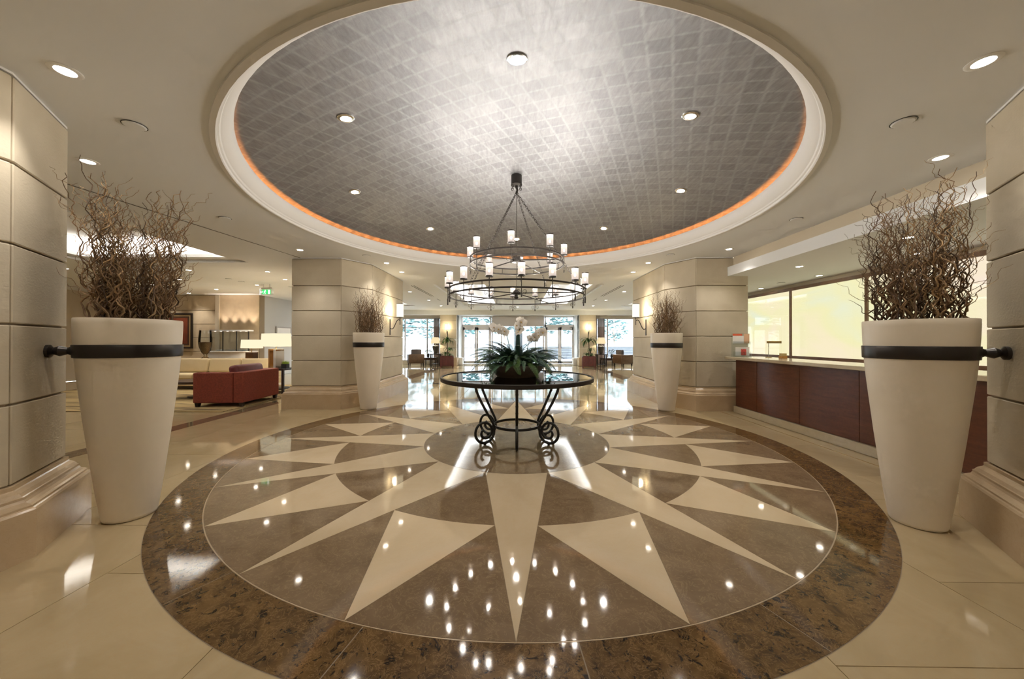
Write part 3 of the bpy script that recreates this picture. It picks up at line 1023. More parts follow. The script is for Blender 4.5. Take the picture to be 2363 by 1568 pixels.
URNS = [(-3.09, 2.76, 'near left', 'pillar cut by the frame', (-0.845, -0.534)), (3.10, 2.745, 'near right', 'pillar cut by the frame', (0.845, -0.534)),
        (-3.045, 7.15, 'far left', 'pillar beside the lounge', (-0.845, 0.534)), (3.05, 7.15, 'far right', 'pillar at the reception desk', (0.845, 0.534))]
for x, y, nm, at, nrm in URNS:
    t = thing('floor_urn', 'tall cream floor urn with dark strap, %s, at the %s' % (nm, at), 'urn', (x, y, 0), group='tall floor urns')
    link('urn_body', pot_me, t)
    link('soil', soil_me, t)
    link('strap', strap_me, t)
    d = Vector((nrm[0], nrm[1], 0))
    # distance to pillar face along the bracket
    m = MB()
    rzb = math.atan2(d.y, d.x)
    m.lathe([(0.034, 0), (0.034, 0.03), (0.026, 0.045), (0.040, 0.085), (0.026, 0.115), (0.048, 0.130), (0.048, 0.150)], 16, cap1=True)
    m.xf(Matrix.Translation((0, 0, 1.32)) @ Matrix.Rotation(rzb, 4, 'Z') @ Matrix.Translation((0.29, 0, 0)) @ Matrix.Rotation(pi / 2, 4, 'Y'))
    m.build('strap_bracket', 'bronze', t, smooth=40)

rw = random.Random(11)


def wiggle(start, direction, length, amp, wl, r0, r1, steps, rng):
    d = Vector(direction).normalized()
    u = d.orthogonal().normalized()
    w = d.cross(u)
    ph = [rng.uniform(0, 2 * pi) for _ in range(6)]
    pts, rs = [], []
    drift = Vector((rng.uniform(-1, 1), rng.uniform(-1, 1), 0)) * 0.10
    for i in range(steps + 1):
        s = i / steps
        L = s * length
        k = min(1.0, s * 5)
        a = amp * k * (sin(2 * pi * L / wl + ph[0]) + 0.55 * sin(2 * pi * L / (wl * 0.53) + ph[1]))
        b = amp * k * (sin(2 * pi * L / (wl * 1.17) + ph[2]) + 0.55 * sin(2 * pi * L / (wl * 0.47) + ph[3]))
        pts.append(Vector(start) + d * L + u * a + w * b + drift * (s * s) * length)
        rs.append(r0 + (r1 - r0) * s)
    return pts, rs


branch_var = []
for v in range(15):
    m = MB()
    L = rw.uniform(0.72, 1.22)
    pts, rs = wiggle((0, 0, 0), (0, 0, 1), L, rw.uniform(0.014, 0.026), rw.uniform(0.15, 0.27), rw.uniform(0.0055, 0.0085), 0.0018, 34, rw)
    m.tube(pts, rs, 5, caps=False)
    for k in range(rw.randint(4, 6)):
        i = rw.randint(6, 30)
        a = rw.uniform(0, 2 * pi)
        dr = Vector((cos(a) * 0.55, sin(a) * 0.55, 0.85))
        ll = rw.uniform(0.18, 0.46) * (1.05 - 0.5 * i / 34)
        p2, r2 = wiggle(pts[i], dr, ll, rw.uniform(0.010, 0.020), rw.uniform(0.10, 0.18), rs[i] * 0.62, 0.0010, 14, rw)
        m.tube(p2, r2, 4, caps=False)
    mt = ('willow_bark', 'willow_bark_dark', 'willow_bark', 'willow_bark_pale', 'willow_bark')[v % 5]
    branch_var.append((m.mesh('willow_branch', mt, 80), L))
for (x, y, nm, at, nrm), cnt, hs in zip(URNS, (112, 100, 84, 84), ((1.10, 1.0), (1.10, 0.95), (0.90, 0.9), (0.90, 0.9))):
    t = thing('willow_bundle', 'bundle of brown curly willow branches standing in the %s urn' % nm, 'branches', (x, y, 1.45), group='curly willow bundles')
    for i in range(cnt):
        me, L = branch_var[rw.randrange(len(branch_var))]
        a = rw.uniform(0, 2 * pi)
        r = 0.235 * math.sqrt(rw.random())
        side = r * sin(a - math.atan2(y, x))
        s = rw.uniform(0.72, 1.05) * (hs[0] if abs(side) > 0.09 else hs[1])
        if (1.45 + L * s * 1.06) > 3.06:
            s = 1.60 / (L * 1.06)
        lean = 0.05 + 0.30 * (r / 0.235) ** 1.5 * rw.uniform(0.1, 0.8)
        if cos(a) * nrm[0] + sin(a) * nrm[1] > 0.2:
            lean *= 0.45
        ax = Vector((-sin(a), cos(a), 0))
        rot = (Matrix.Rotation(lean * 0.45, 3, ax) @ Matrix.Rotation(rw.uniform(0, 2 * pi), 3, 'Z')).to_euler()
        link('willow_branch', me, t, (r * cos(a), r * sin(a), -0.02), rot=rot, scale=(s, s, s))

# ------------------------------------------------------------------ chandelier
CHX, CHY = CX - 0.005, CY + 0.025
ch = thing('chandelier', 'two-tier black iron ring chandelier with candle lamps hanging from the silver dome', 'chandelier', (CHX, CHY, 0))
zc = dome_z(0)
MB().lathe([(0.001, zc), (0.072, zc), (0.076, zc - 0.01), (0.076, zc - 0.135), (0.070, zc - 0.142), (0.02, zc - 0.15), (0.02, zc - 0.18), (0.001, zc - 0.18)], 24).build('canopy', 'iron', ch, smooth=40)
zg = 3.505
MB().tube([(0, 0, zc - 0.17), (0.012, 0, zc - 0.21), (0.004, 0.01, zg + 0.03), (0, 0, zg)], 0.016, 8).build('hook', 'iron', ch)
for k in range(4):
    a = rad(45 + 90 * k)
    pts = []
    for i in range(15):
        s = i / 14
        th = s * 2.6 * pi
        rr = 0.028 * (1 - 0.62 * s)
        pts.append(((0.078 + rr * sin(th)) * cos(a), (0.078 + rr * sin(th)) * sin(a), zc - 0.17 + rr * cos(th)))
    MB().tube(pts, 0.004, 5).build('canopy_scroll', 'iron', ch)


def hoop(r, z, h=0.020, w=0.008):
    return MB().lathe([(r - w / 2, z - h / 2), (r + w / 2, z - h / 2), (r + w / 2, z + h / 2), (r - w / 2, z + h / 2), (r - w / 2, z - h / 2)], 96)


RU, RL = 0.66, 0.957
for r, z in ((RU, 2.562), (RU, 2.475), (RL, 2.113), (RL, 2.022)):
    hoop(r, z).build('hoop', 'iron', ch, smooth=40)
for r, za, zb in ((RU, 2.562, 2.475), (RL, 2.113, 2.022)):
    for k in range(8):
        a = 2 * pi * k / 8 + 0.35
        MB().tube([(r * cos(a), r * sin(a), za), (r * cos(a), r * sin(a), zb)], 0.005, 6).build('hoop_tie', 'iron', ch)
link_me = None
lp = []
for i in range(12):
    a = 2 * pi * i / 12
    lp.append((0.011 * cos(a), 0, 0.016 * (1 if sin(a) > 0 else -1) + 0.011 * sin(a)))
link_me = MB().tube(lp, 0.0028, 5, closed=True).mesh('chain_link', 'iron', 60)
AZ = [-35, 55, 145, 235]
for az in AZ:
    a = rad(az)
    d = Vector((sin(a), -cos(a), 0))
    p0, p1 = Vector((0, 0, zg)) + d * 0.012, Vector((0, 0, 2.12)) + d * RL
    vec = p1 - p0
    n = int(vec.length / 0.044)
    c = bpy.data.objects.new('chain', None)
    c.empty_display_size = 0.02
    C.objects.link(c)
    c.parent = ch
    q = vec.to_track_quat('Z', 'X')
    for i in range(n):
        o = link('chain_link', link_me, c, p0 + vec * ((i + 0.5) / n), rot=(q @ Matrix.Rotation(pi / 2 * (i % 2), 3, 'Z').to_quaternion()).to_euler())
MB().tube([(0, 0, zg), (0.003, 0, 2.6), (0, 0, 2.1)], 0.004, 6).build('cable', 'iron', ch)
for r, z, off in ((RU, 2.475, 10), (RL, 2.022, 10)):
    for k in range(4):
        a = rad(AZ[k])
        d = Vector((sin(a), -cos(a), 0))
        p = Vector((0, 0, z + (0.08 if r == RU else 0.06)))
        MB().tube([p, Vector((0, 0, z)) + d * r], 0.008, 6).build('spoke', 'iron', ch)
MB().lathe([(0.001, 2.52), (0.062, 2.52), (0.066, 2.53), (0.066, 2.585), (0.058, 2.595), (0.001, 2.595)], 24).build('hub', 'iron', ch, smooth=40)
MB().lathe([(0.001, 2.06), (0.05, 2.062), (0.075, 2.085), (0.05, 2.10), (0.02, 2.13), (0.001, 2.135)], 24).build('hub', 'iron', ch, smooth=40)
MB().sphere((0, 0, 2.03), 0.033, 16, 10).build('finial', 'iron', ch, smooth=60)
shade_me = MB().lathe([(0.0425, 0), (0.0425, 0.15)], 24).mesh('candle_shade', 'frosted_glass', 60)
band_me = MB().lathe([(0.0435, -0.006), (0.046, -0.006), (0.046, 0.006), (0.0435, 0.006)], 24).mesh('shade_band', 'iron', 30)
dish_me = MB().lathe([(0.001, -0.004), (0.046, -0.004), (0.046, 0.002), (0.001, 0.004)], 20).mesh('drip_dish', 'iron', 30)
bulb_me = MB().sphere((0, 0, 0.065), 0.013, 10, 8, 1.5).mesh('bulb', 'bulb', 60)
rod_me = MB().tube([(0, 0, 0), (0, 0, -0.21)], 0.0055, 6).add([], []).lathe([(0.0055, -0.21), (0.009, -0.215), (0.009, -0.245), (0.001, -0.25)], 8).mesh('candle_rod', 'iron', 40)
sp = []
for i in range(18):
    s = i / 17
    th = -pi / 2 + s * 2.4 * pi
    rr = 0.03 * (1 - 0.6 * s)
    sp.append((0.034 + rr * cos(th), 0, -0.185 + rr * sin(th)))
scroll_me = MB().tube(sp, 0.0022, 4).tube([(-p[0], p[1], p[2]) for p in sp], 0.0022, 4).mesh('rod_scroll', 'iron', 60)


def candle(r, z, az):
    a = rad(az)
    c = bpy.data.objects.new('candle_lamp', None)
    C.objects.link(c)
    c.empty_display_size = 0.02
    c.parent = ch
    c.location = (r * sin(a), -r * cos(a), z)
    c.rotation_euler = (0, 0, a)
    link('candle_shade', shade_me, c)
    link('shade_band', band_me, c, (0, 0, 0.0))
    link('shade_band', band_me, c, (0, 0, 0.15))
    link('drip_dish', dish_me, c)
    link('bulb', bulb_me, c)
    link('candle_rod', rod_me, c)
    link('rod_scroll', scroll_me, c)
    light('candle_glow', 'POINT', (0, 0, 0.175), CHAND_W, (1.0, 0.92, 0.82), parent=c, shadow_soft_size=0.024)


for k in range(16):
    candle(RL + 0.012, 2.155, 3.6 + 22.5 * k)
for k in range(8):
    candle(RU + 0.012, 2.61, -5.5 + 45 * k)

# ------------------------------------------------------------------ table with bowl, fern and orchids
tb = thing('round_table', 'round glass-topped table with scrolled black iron base in the middle of the lobby', 'table', (CX + 0.005, CY - 0.01, 0))
MB().lathe([(0.001, 0.886), (1.035, 0.886), (1.035, 0.901), (0.001, 0.901)], 96).build('glass_top', 'table_glass', tb)
MB().lathe([(1.022, 0.858), (1.060, 0.858), (1.062, 0.862), (1.062, 0.906), (1.058, 0.910), (1.036, 0.910), (1.036, 0.884), (1.022, 0.884), (1.022, 0.858)], 128).build('rim', 'iron', tb, smooth=40)
leg_pts = [(0.525, 0.815), (0.532, 0.848), (0.560, 0.866), (0.598, 0.862), (0.626, 0.835), (0.634, 0.79), (0.620, 0.735), (0.590, 0.665), (0.545, 0.575), (0.490, 0.475), (0.435, 0.38), (0.385, 0.300), (0.356, 0.240)]
th0 = pi
spir = []
for i in range(44):
    s = i / 43
    th = pi * 0.93 + s * 3.35 * pi
    rr = 0.142 * (1 - 0.0 * s) if s < 0.40 else 0.142 * (1 - (s - 0.40) / 0.60 * 0.74)
    spir.append((0.495 + rr * cos(th) * 0.97, 0.172 + rr * sin(th)))
path = [(r, 0, z) for r, z in leg_pts + spir]
leg = MB().tube(path, 0.018, 8)
for i, (r, z) in enumerate(leg_pts):
    if i in (6, 7, 8, 9, 10):
        leg.sphere((r, 0, z), 0.021, 8, 6)
leg_me = leg.mesh('leg', 'iron', 50)
foot_me = MB().sphere((0.495, 0, 0.018), 0.018, 10, 8).sphere((0.36, 0, 0.205), 0.022, 10, 8).mesh('ball_foot', 'iron', 60)
for k in range(6):
    link('leg', leg_me, tb, (0, 0, 0), rad(-90 + 60 * k))
    link('ball_foot', foot_me, tb, (0, 0, 0), rad(-90 + 60 * k))
MB().lathe([(0.315, 0.205), (0.332, 0.205), (0.332, 0.237), (0.315, 0.237), (0.315, 0.205)], 64).build('stretcher_ring', 'iron', tb, smooth=40)
MB().lathe([(0.535, 0.862), (0.555, 0.862), (0.555, 0.884), (0.535, 0.884), (0.535, 0.862)], 64).build('support_ring', 'iron', tb, smooth=40)

ZT = 0.9025
bowl_prof = [(0.001, 0), (0.272, 0), (0.284, 0.008), (0.330, 0.06), (0.375, 0.115), (0.398, 0.15), (0.402, 0.165), (0.392, 0.168), (0.385, 0.155), (0.30, 0.13), (0.001, 0.125)]
bw = thing('planter_bowl', 'wide dark bronze bowl standing on the glass table', 'bowl', (CX, CY, ZT))
MB().lathe(bowl_prof, 64).build('bowl_body', 'bowl_bronze', bw, smooth=40)
MB().lathe([(0.001, 0.14), (0.375, 0.14)], 40).build('soil', 'soil', bw)

rf = random.Random(3)


def frond(L, arch, nleaf, lw):
    m = MB()
    n = 12
    pts = []
    for i in range(n + 1):
        s = i / n
        th = rad(78) - s * arch
        if i == 0:
            p = Vector((0, 0, 0))
        else:
            p = pts[-1] + Vector((cos(th), 0, sin(th))) * (L / n)
        pts.append(p)
    m.tube(pts, [0.0035 * (1 - 0.8 * i / n) for i in range(n + 1)], 4, caps=False)
    for k in range(nleaf):
        s = 0.12 + 0.86 * k / (nleaf - 1)
        f = s * n
        i = min(n - 1, int(f))
        p = pts[i].lerp(pts[i + 1], f - i)
        t = (pts[i + 1] - pts[i]).normalized()
        ll = lw * (sin(pi * min(1, 0.12 + s * 0.9)) ** 0.6) + 0.012
        for sd in (-1, 1):
            e = Vector((t.x * 0.45, sd * 0.9, t.z * 0.45 - 0.22)).normalized()
            q = p + e * ll
            wd = t * (L / nleaf * 0.40)
            m.add([p - wd * 0.5, p + e * ll * 0.45 - wd * 0.85, q, p + e * ll * 0.45 + wd * 0.75, p + wd * 0.5], [(0, 1, 2, 3, 4)])
    return m


fvars = []
for L, ar, nl, lw, mt in ((0.50, 2.2, 25, 0.050, 'fern_green'), (0.58, 1.8, 27, 0.052, 'fern_green_deep'), (0.46, 2.6, 24, 0.048, 'fern_green_light'),
                          (0.56, 1.5, 26, 0.048, 'fern_green_deep'), (0.42, 2.1, 22, 0.046, 'fern_green'), (0.62, 1.8, 28, 0.042, 'fern_green')):
    fvars.append(frond(L, ar, nl, lw).mesh('frond', mt))
fern = thing('fern', 'bushy dark green fern filling the bronze bowl', 'plant', (CX, CY, ZT + 0.13))
for i in range(260):
    a = rf.uniform(0, 2 * pi)
    r = 0.31 * math.sqrt(rf.random())
    me = fvars[rf.randrange(6)]
    s = rf.uniform(0.70, 1.0) * (1.0 - 0.12 * r / 0.31)
    ry = -0.35 + 1.0 * (r / 0.31) * rf.uniform(0.35, 1.1)
    rot = (Matrix.Rotation(a + rf.uniform(-.6, .6), 3, 'Z') @ Matrix.Rotation(ry, 3, 'Y') @ Matrix.Rotation(rf.uniform(-0.5, 0.5), 3, 'X')).to_euler()
    link('frond', me, fern, (r * cos(a), r * sin(a), rf.uniform(0.01, 0.07)), rot=rot, scale=(s, s, s))

petal = MB()
for k in range(5):
    a = 2 * pi * k / 5 + pi / 2
    w = 0.024 if k in (1, 4) else 0.017
    L = 0.040
    d, u = Vector((cos(a), 0, sin(a))), Vector((-sin(a), 0, cos(a)))
    y = Vector((0, -0.006, 0))
    petal.add([Vector((0, 0, 0)), d * L * .5 + u * w + y, d * L * .85 + u * w * .6 + y, d * L + y * .3, d * L * .85 - u * w * .6 + y, d * L * .5 - u * w + y], [(0, 1, 2, 3, 4, 5)])
petal_me = petal.mesh('petals', 'petal_white', 60)
lip_me = MB().sphere((0, -0.010, -0.006), 0.006, 8, 6).mesh('flower_lip', 'orchid_centre', 60)
for base, pts, nf, lb in (((0.02, 0.02), [(0, 0, 0), (0.0, 0.0, 0.35), (0.01, 0.01, 0.54), (0.03, -0.02, 0.65), (0.07, -0.05, 0.68)], 10, 'tallest white orchid spray rising in the middle of the fern'),
                          ((-0.08, -0.02), [(0, 0, 0), (-0.02, 0, 0.30), (-0.07, -0.01, 0.50), (-0.15, -0.03, 0.58), (-0.26, -0.06, 0.56)], 10, 'white orchid spray arching to the left above the fern'),
                          ((0.12, -0.02), [(0, 0, 0), (0.03, 0, 0.28), (0.08, -0.01, 0.42), (0.16, -0.03, 0.50), (0.27, -0.06, 0.52)], 10, 'white orchid spray arching to the right above the fern')):
    t = thing('orchid', lb, 'orchid', (CX + base[0], CY + base[1], ZT + 0.125), group='white orchids')
    P = [Vector(p) for p in pts]
    fine = []
    for i in range(len(P) - 1):
        for k in range(6):
            fine.append(P[i].lerp(P[i + 1], k / 6))
    fine.append(P[-1])
    for _ in range(3):
        fine = [fine[0]] + [(fine[i - 1] + fine[i] * 2 + fine[i + 1]) / 4 for i in range(1, len(fine) - 1)] + [fine[-1]]
    MB().tube(fine, 0.005, 5).build('flower_stem', 'stem_green', t, smooth=60)
    for k in range(nf):
        i = int(12 + (len(fine) - 13) * (k + 0.5) / nf)
        f = bpy.data.objects.new('flower', None)
        C.objects.link(f)
        f.empty_display_size = 0.01
        f.parent = t
        f.location = fine[i] + Vector((rf.uniform(-.028, .028), rf.uniform(-.03, 0.0), rf.uniform(-.05, .01)))
        f.rotation_euler = (rf.uniform(-.5, .3), rf.uniform(-.3, .3), rf.uniform(-.9, .9))
        s = rf.uniform(1.35, 1.8)
        f.scale = (s, s, s)
        link('petals', petal_me, f)
        link('flower_lip', lip_me, f)
    if base[0] == 0.02:
        MB().lathe([(0.034, 0.0), (0.034, 0.30), (0.026, 0.46), (0.012, 0.56), (0.002, 0.60)], 12).build('moss_pole', 'fern_green_deep', t, smooth=60)
    for k in range(4):
        a = 2 * pi * k / 4 + rf.uniform(0, 1)
        m = MB()
        d = Vector((cos(a), sin(a), 0))
        u = Vector((-sin(a), cos(a), 0))
        m.add([d * 0.01, d * 0.12 + u * 0.03 + Vector((0, 0, .16)), d * 0.26 + Vector((0, 0, .17)), d * 0.12 - u * 0.03 + Vector((0, 0, .16))], [(0, 1, 2, 3)])
        m.build('leaf', 'leaf_green_deep', t)

# ------------------------------------------------------------------ reception
desk = thing('reception_desk', 'long reception desk clad in red brown veneer panels on the right', 'desk', (4.34, 4.95, 0))
MB().box(0.02, 0.36, -2.0, 2.02, 0.0, 1.045).build('desk_body', 'dark_wood', desk)
MB().cbox(-0.035, 0.05, -2.02, 2.04, 0.0, 0.125, 0.006).build('stone_base', 'counter_marble', desk)
ye = [2.95, 3.54, 4.48, 5.42, 6.37, 6.97]
for i in range(5):
    MB().cbox(0.0, 0.022, ye[i] - 4.95 + 0.003, ye[i + 1] - 4.95 - 0.003, 0.128, 1.045, 0.002).build('front_panel', 'desk_veneer', desk)
tag(MB().cbox(4.15, 4.88, 2.85, 7.03, 1.048, 1.100, 0.008, 2).build('counter_top', 'counter_marble'), 'beige stone counter top lying along the reception desk', 'countertop')
tag(MB().box(4.06, 4.072, 2.9, 7.0, 0.0, 0.002).build('floor_strip', 'brass'), 'thin pale strip in the floor before the reception desk', 'strip')
bc = thing('back_counter', 'low dark wooden back counter under the glowing panels', 'counter', (6.15, 6.6, 0))
MB().cbox(-0.30, 0.28, -3.5, 3.6, 0.0, 0.93, 0.008).build('counter_body', 'dark_wood', bc)
MB().cbox(-0.32, 0.28, -3.5, 3.6, 0.93, 0.965, 0.006).build('counter_slab', 'desk_veneer', bc)
pe = [2.92, 4.69, 6.46, 8.23, 10.0]
PN = ['at the near end, partly behind the right urn', 'third from the far pillar, behind the right willow', 'second from the far pillar', 'nearest the far pillar']
for i in range(4):
    t = thing('glowing_panel', 'backlit yellow cream panel, ' + PN[i], 'light panel', (6.44, (pe[i] + pe[i + 1]) / 2, 1.0), group='backlit reception panels')
    h = (pe[i + 1] - pe[i]) / 2
    MB().box(-0.06, 0.0, -h, h, 0.0, 0.07).box(-0.06, 0.0, -h, h, 1.58, 1.65).box(-0.06, 0, -h, -h + 0.025, 0.07, 1.58).box(-0.06, 0, h - 0.025, h, 0.07, 1.58).build('frame', 'frame_wood', t)
    MB().box(-0.03, -0.01, -h + 0.025, h - 0.025, 0.07, 1.58).build('glass', 'backlit_glass', t)
# brochure holder
bh = thing('brochure_holder', 'clear acrylic holder with red and white leaflets at the far end of the counter', 'holder', (4.40, 6.90, 1.1), rz=rad(-8))
MB().box(-0.16, 0.16, 0.03, 0.035, 0, 0.46).box(-0.16, 0.16, -0.05, -0.046, 0, 0.10).box(-0.16, 0.16, -0.03, -0.026, 0.24, 0.30).box(-0.16, 0.16, -0.06, 0.06, 0, 0.004).build('acrylic', 'clear_glass', bh)
for x0, x1, z0, z1, mt in ((-0.15, 0.05, 0.26, 0.41, 'paper_white'), (-0.15, 0.02, 0.412, 0.45, 'paper_red'), (0.055, 0.15, 0.26, 0.45, 'paper_tan'), (-0.10, 0.15, 0.02, 0.19, 'paper_white'), (0.0, 0.09, 0.03, 0.15, 'paper_rose')):
    MB().box(x0, x1, 0.0 - (0.006 if mt == 'paper_rose' else 0), 0.004, z0, z1).build('leaflet', mt, bh)
ds = thing('desk_sign', 'small brass sign plate on a thin post on the counter', 'sign', (4.72, 6.60, 1.1), rz=rad(-20))
MB().lathe([(0.001, 0), (0.05, 0), (0.05, 0.008), (0.001, 0.012)], 20).build('base', 'sign_brass', ds)
MB().tube([(0, 0, 0.01), (0, 0, 0.27)], 0.005, 8).build('post', 'chrome', ds)
MB().cbox(-0.03, 0.20, -0.008, 0.008, 0.265, 0.31, 0.003).build('plate', 'sign_brass', ds)
cb = thing('card_box', 'small brown and gold card box on the counter', 'box', (4.70, 6.22, 1.1))
MB().cbox(-0.05, 0.05, -0.04, 0.04, 0, 0.045, 0.004).build('box_body', 'orange_wood', cb)
MB().cbox(-0.045, 0.045, -0.03, 0.03, 0.045, 0.09, 0.003).build('cards', 'gold_frame', cb)

# ------------------------------------------------------------------ wall lamps


def wall_lamp(x, y, z, nx, ny, label, s=1.0, w=6.0):
    rz = math.atan2(ny, nx)
    t = thing('wall_lamp', label, 'wall lamp', (x, y, z), rz=rz, group='wall lamps')
    MB().lathe([(0.085, -0.17), (0.085, 0.17)], 32, c=(0.26, 0, 0)).build('lamp_shade', 'shade_sconce', t, smooth=60)
    MB().lathe([(0.086, 0.165), (0.09, 0.165), (0.09, 0.18), (0.001, 0.18)], 32, c=(0.26, 0, 0)).build('shade_cap', 'iron', t)
    MB().lathe([(0.086, -0.165), (0.09, -0.165), (0.09, -0.176), (0.001, -0.176)], 32, c=(0.26, 0, 0)).build('shade_base', 'iron', t)
    MB().box(0.0, 0.015, -0.018, 0.018, -0.62, -0.22).build('back_plate', 'iron', t)
    pts = []
    for i in range(17):
        q = i / 16
        pts.append((0.015 + 0.245 * q, 0, -0.45 + 0.20 * q + 0.06 * sin(q * 2 * pi + pi)))
    MB().tube(pts, 0.010, 6).tube([(0.26, 0, -0.17), (0.26, 0, -0.36)], 0.008, 6).build('arm', 'iron', t, smooth=60)
    light('wall_lamp_glow', 'POINT', (0.20, 0, 0.0), w, (1.0, 0.80, 0.5), parent=t, shadow_soft_size=0.09)
    light('wall_lamp_wash', 'POINT', (0.12, 0, 0.0), w * 0.5, (1.0, 0.80, 0.5), parent=t, shadow_soft_size=0.03)


wall_lamp(-3.23, 8.85, 2.17, 1, 0, 'lit cylinder wall lamp on the left far pillar beside the hall', w=7)
wall_lamp(3.27, 8.85, 2.17, -1, 0, 'lit cylinder wall lamp on the right far pillar beside the hall', w=7)
wall_lamp(-3.87, YB, 2.17, 0, -1, 'small lit wall lamp on the entrance pier above the left planter', w=7)
wall_lamp(3.99, YB, 2.17, 0, -1, 'small lit wall lamp on the entrance pier above the right planter', w=7)

# ------------------------------------------------------------------ lounge
rug = MB().box(-12.5, -5.75, 6.75, 10.9, 0.0, 0.012).build('lounge_rug', 'lounge_carpet')
tag(rug, 'tan carpet with dark drifting lines under the lounge seats', 'rug')


def legs(t, pts, h, w, mat, name='leg', taper=0.7):
    for x, y in pts:
        m = MB()
        a, b = w / 2, w / 2 * taper
        m.add([(x - b, y - b, 0), (x + b, y - b, 0), (x + b, y + b, 0), (x - b, y + b, 0), (x - a, y - a, h), (x + a, y - a, h), (x + a, y + a, h), (x - a, y + a, h)],
              [(3, 2, 1, 0), (4, 5, 6, 7), (0, 1, 5, 4), (1, 2, 6, 5), (2, 3, 7, 6), (3, 0, 4, 7)])
        m.build(name, mat, t)


# red loveseat: back along its right side, near arm towards the camera
lv = thing('red_loveseat', 'red upholstered loveseat seen from behind with short dark legs', 'sofa', (-6.27, 7.70, 0.012), rz=rad(4))
MB().cbox(0.32, 0.52, -0.52, 0.72, 0.085, 0.725, 0.02, 2).build('backrest', 'red_fabric', lv)
MB().cbox(-0.48, 0.315, -0.52, -0.34, 0.085, 0.715, 0.02, 2).build('armrest', 'red_fabric', lv)
MB().cbox(-0.48, 0.315, 0.55, 0.72, 0.085, 0.715, 0.02, 2).build('armrest', 'red_fabric', lv)
MB().cbox(-0.48, 0.315, -0.335, 0.545, 0.085, 0.30, 0.02, 2).build('seat_base', 'red_fabric', lv)
MB().cbox(-0.49, 0.30, -0.33, 0.54, 0.302, 0.45, 0.05, 3).build('seat_cushion', 'red_fabric', lv)
m = MB().cbox(-0.10, 0.10, -0.42, 0.46, -0.20, 0.20, 0.07, 3)
m.xf(Matrix.Translation((0.20, 0.08, 0.66)) @ Matrix.Rotation(rad(-12), 4, 'Y')).build('back_cushion', 'red_leather', lv, smooth=60)
legs(lv, ((-0.42, -0.46), (0.46, -0.46), (0.46, 0.66), (-0.42, 0.66)), 0.085, 0.08, 'black_wood')

cs = thing('cream_sofa', 'long cream sofa with loose back cushions facing the camera', 'sofa', (-9.15, 10.15, 0.012))
MB().cbox(-1.95, 1.95, -0.42, 0.45, 0.10, 0.30, 0.02, 2).build('seat_base', 'cream_fabric', cs)
MB().cbox(-1.95, 1.95, 0.28, 0.45, 0.30, 0.80, 0.03, 2).build('backrest', 'cream_fabric', cs)
for i in range(4):
    x = -1.92 + 0.96 * i
    MB().cbox(x, x + 0.95, -0.45, 0.12, 0.302, 0.44, 0.04, 3).build('seat_cushion', 'cream_fabric', cs, smooth=60)
    MB().cbox(-0.47, 0.47, -0.09, 0.09, -0.21, 0.21, 0.06, 3).xf(Matrix.Translation((x + 0.475, 0.17, 0.645)) @ Matrix.Rotation(rad(-10), 4, 'X')).build('back_cushion', 'cream_fabric', cs, smooth=60)
legs(cs, ((-1.85, -0.36), (1.85, -0.36), (1.85, 0.38), (-1.85, 0.38)), 0.10, 0.07, 'black_wood')

ct = thing('coffee_table', 'dark round coffee table between urn and red loveseat', 'table', (-7.75, 8.55, 0.012))
MB().lathe([(0.001, 0.36), (0.54, 0.36), (0.55, 0.37), (0.55, 0.41), (0.54, 0.42), (0.001, 0.42)], 40).build('table_top', 'dark_wood', ct, smooth=30)
MB().lathe([(0.30, 0), (0.30, 0.03), (0.10, 0.06), (0.10, 0.36)], 32, cap0=True).build('pedestal', 'black_wood', ct, smooth=30)

cn = thing('console_table', 'orange wood console table behind the cream sofa', 'table', (-9.85, 11.9, 0))
MB().cbox(-1.40, 1.40, -0.22, 0.22, 0.73, 0.78, 0.006).build('table_top', 'orange_wood', cn)
legs(cn, ((-1.34, -0.17), (1.34, -0.17), (1.34, 0.17), (-1.34, 0.17)), 0.73, 0.07, 'orange_wood', taper=1.0)


def box_lamp(loc, rz, shade, zs, label, base):
    t = thing('table_lamp', label, 'lamp', loc, rz=rz, group='lounge table lamps')
    sx, sy = shade
    z0, z1 = zs
    m = MB()
    k = 0.94
    pts = [(-sx, -sy), (sx, -sy), (sx, sy), (-sx, sy)]
    m.add([(x, y, z0) for x, y in pts] + [(x * k, y * k, z1) for x, y in pts], [(0, 1, 5, 4), (1, 2, 6, 5), (2, 3, 7, 6), (3, 0, 4, 7)])
    m.build('lamp_shade', 'shade_warm', t)
    base(t)
    light('lamp_glow', 'POINT', (0, 0, (z0 + z1) / 2), 18, (1.0, 0.82, 0.55), parent=t, shadow_soft_size=0.05)
    return t


def base_block(t):
    MB().cbox(-0.23, 0.23, -0.08, 0.08, 0.0, 0.22, 0.005).build('lamp_base', 'dark_wood', t)
    MB().tube([(0, 0, 0.22), (0, 0, 0.40)], 0.012, 8).build('lamp_stem', 'brass', t)


def base_frame(t):
    MB().box(-0.20, 0.20, -0.10, 0.10, 0, 0.05).box(-0.20, 0.20, -0.10, 0.10, 0.46, 0.51).build('lamp_block', 'orange_wood', t)
    MB().box(-0.20, -0.12, -0.10, 0.10, 0.05, 0.46).build('lamp_side', 'orange_wood', t)
    MB().box(0.08, 0.20, -0.105, 0.105, 0.0, 0.512).build('lamp_side', 'white_ceramic', t)
    MB().tube([(0, 0, 0.51), (0, 0, 0.68)], 0.012, 8).build('lamp_stem', 'brass', t)


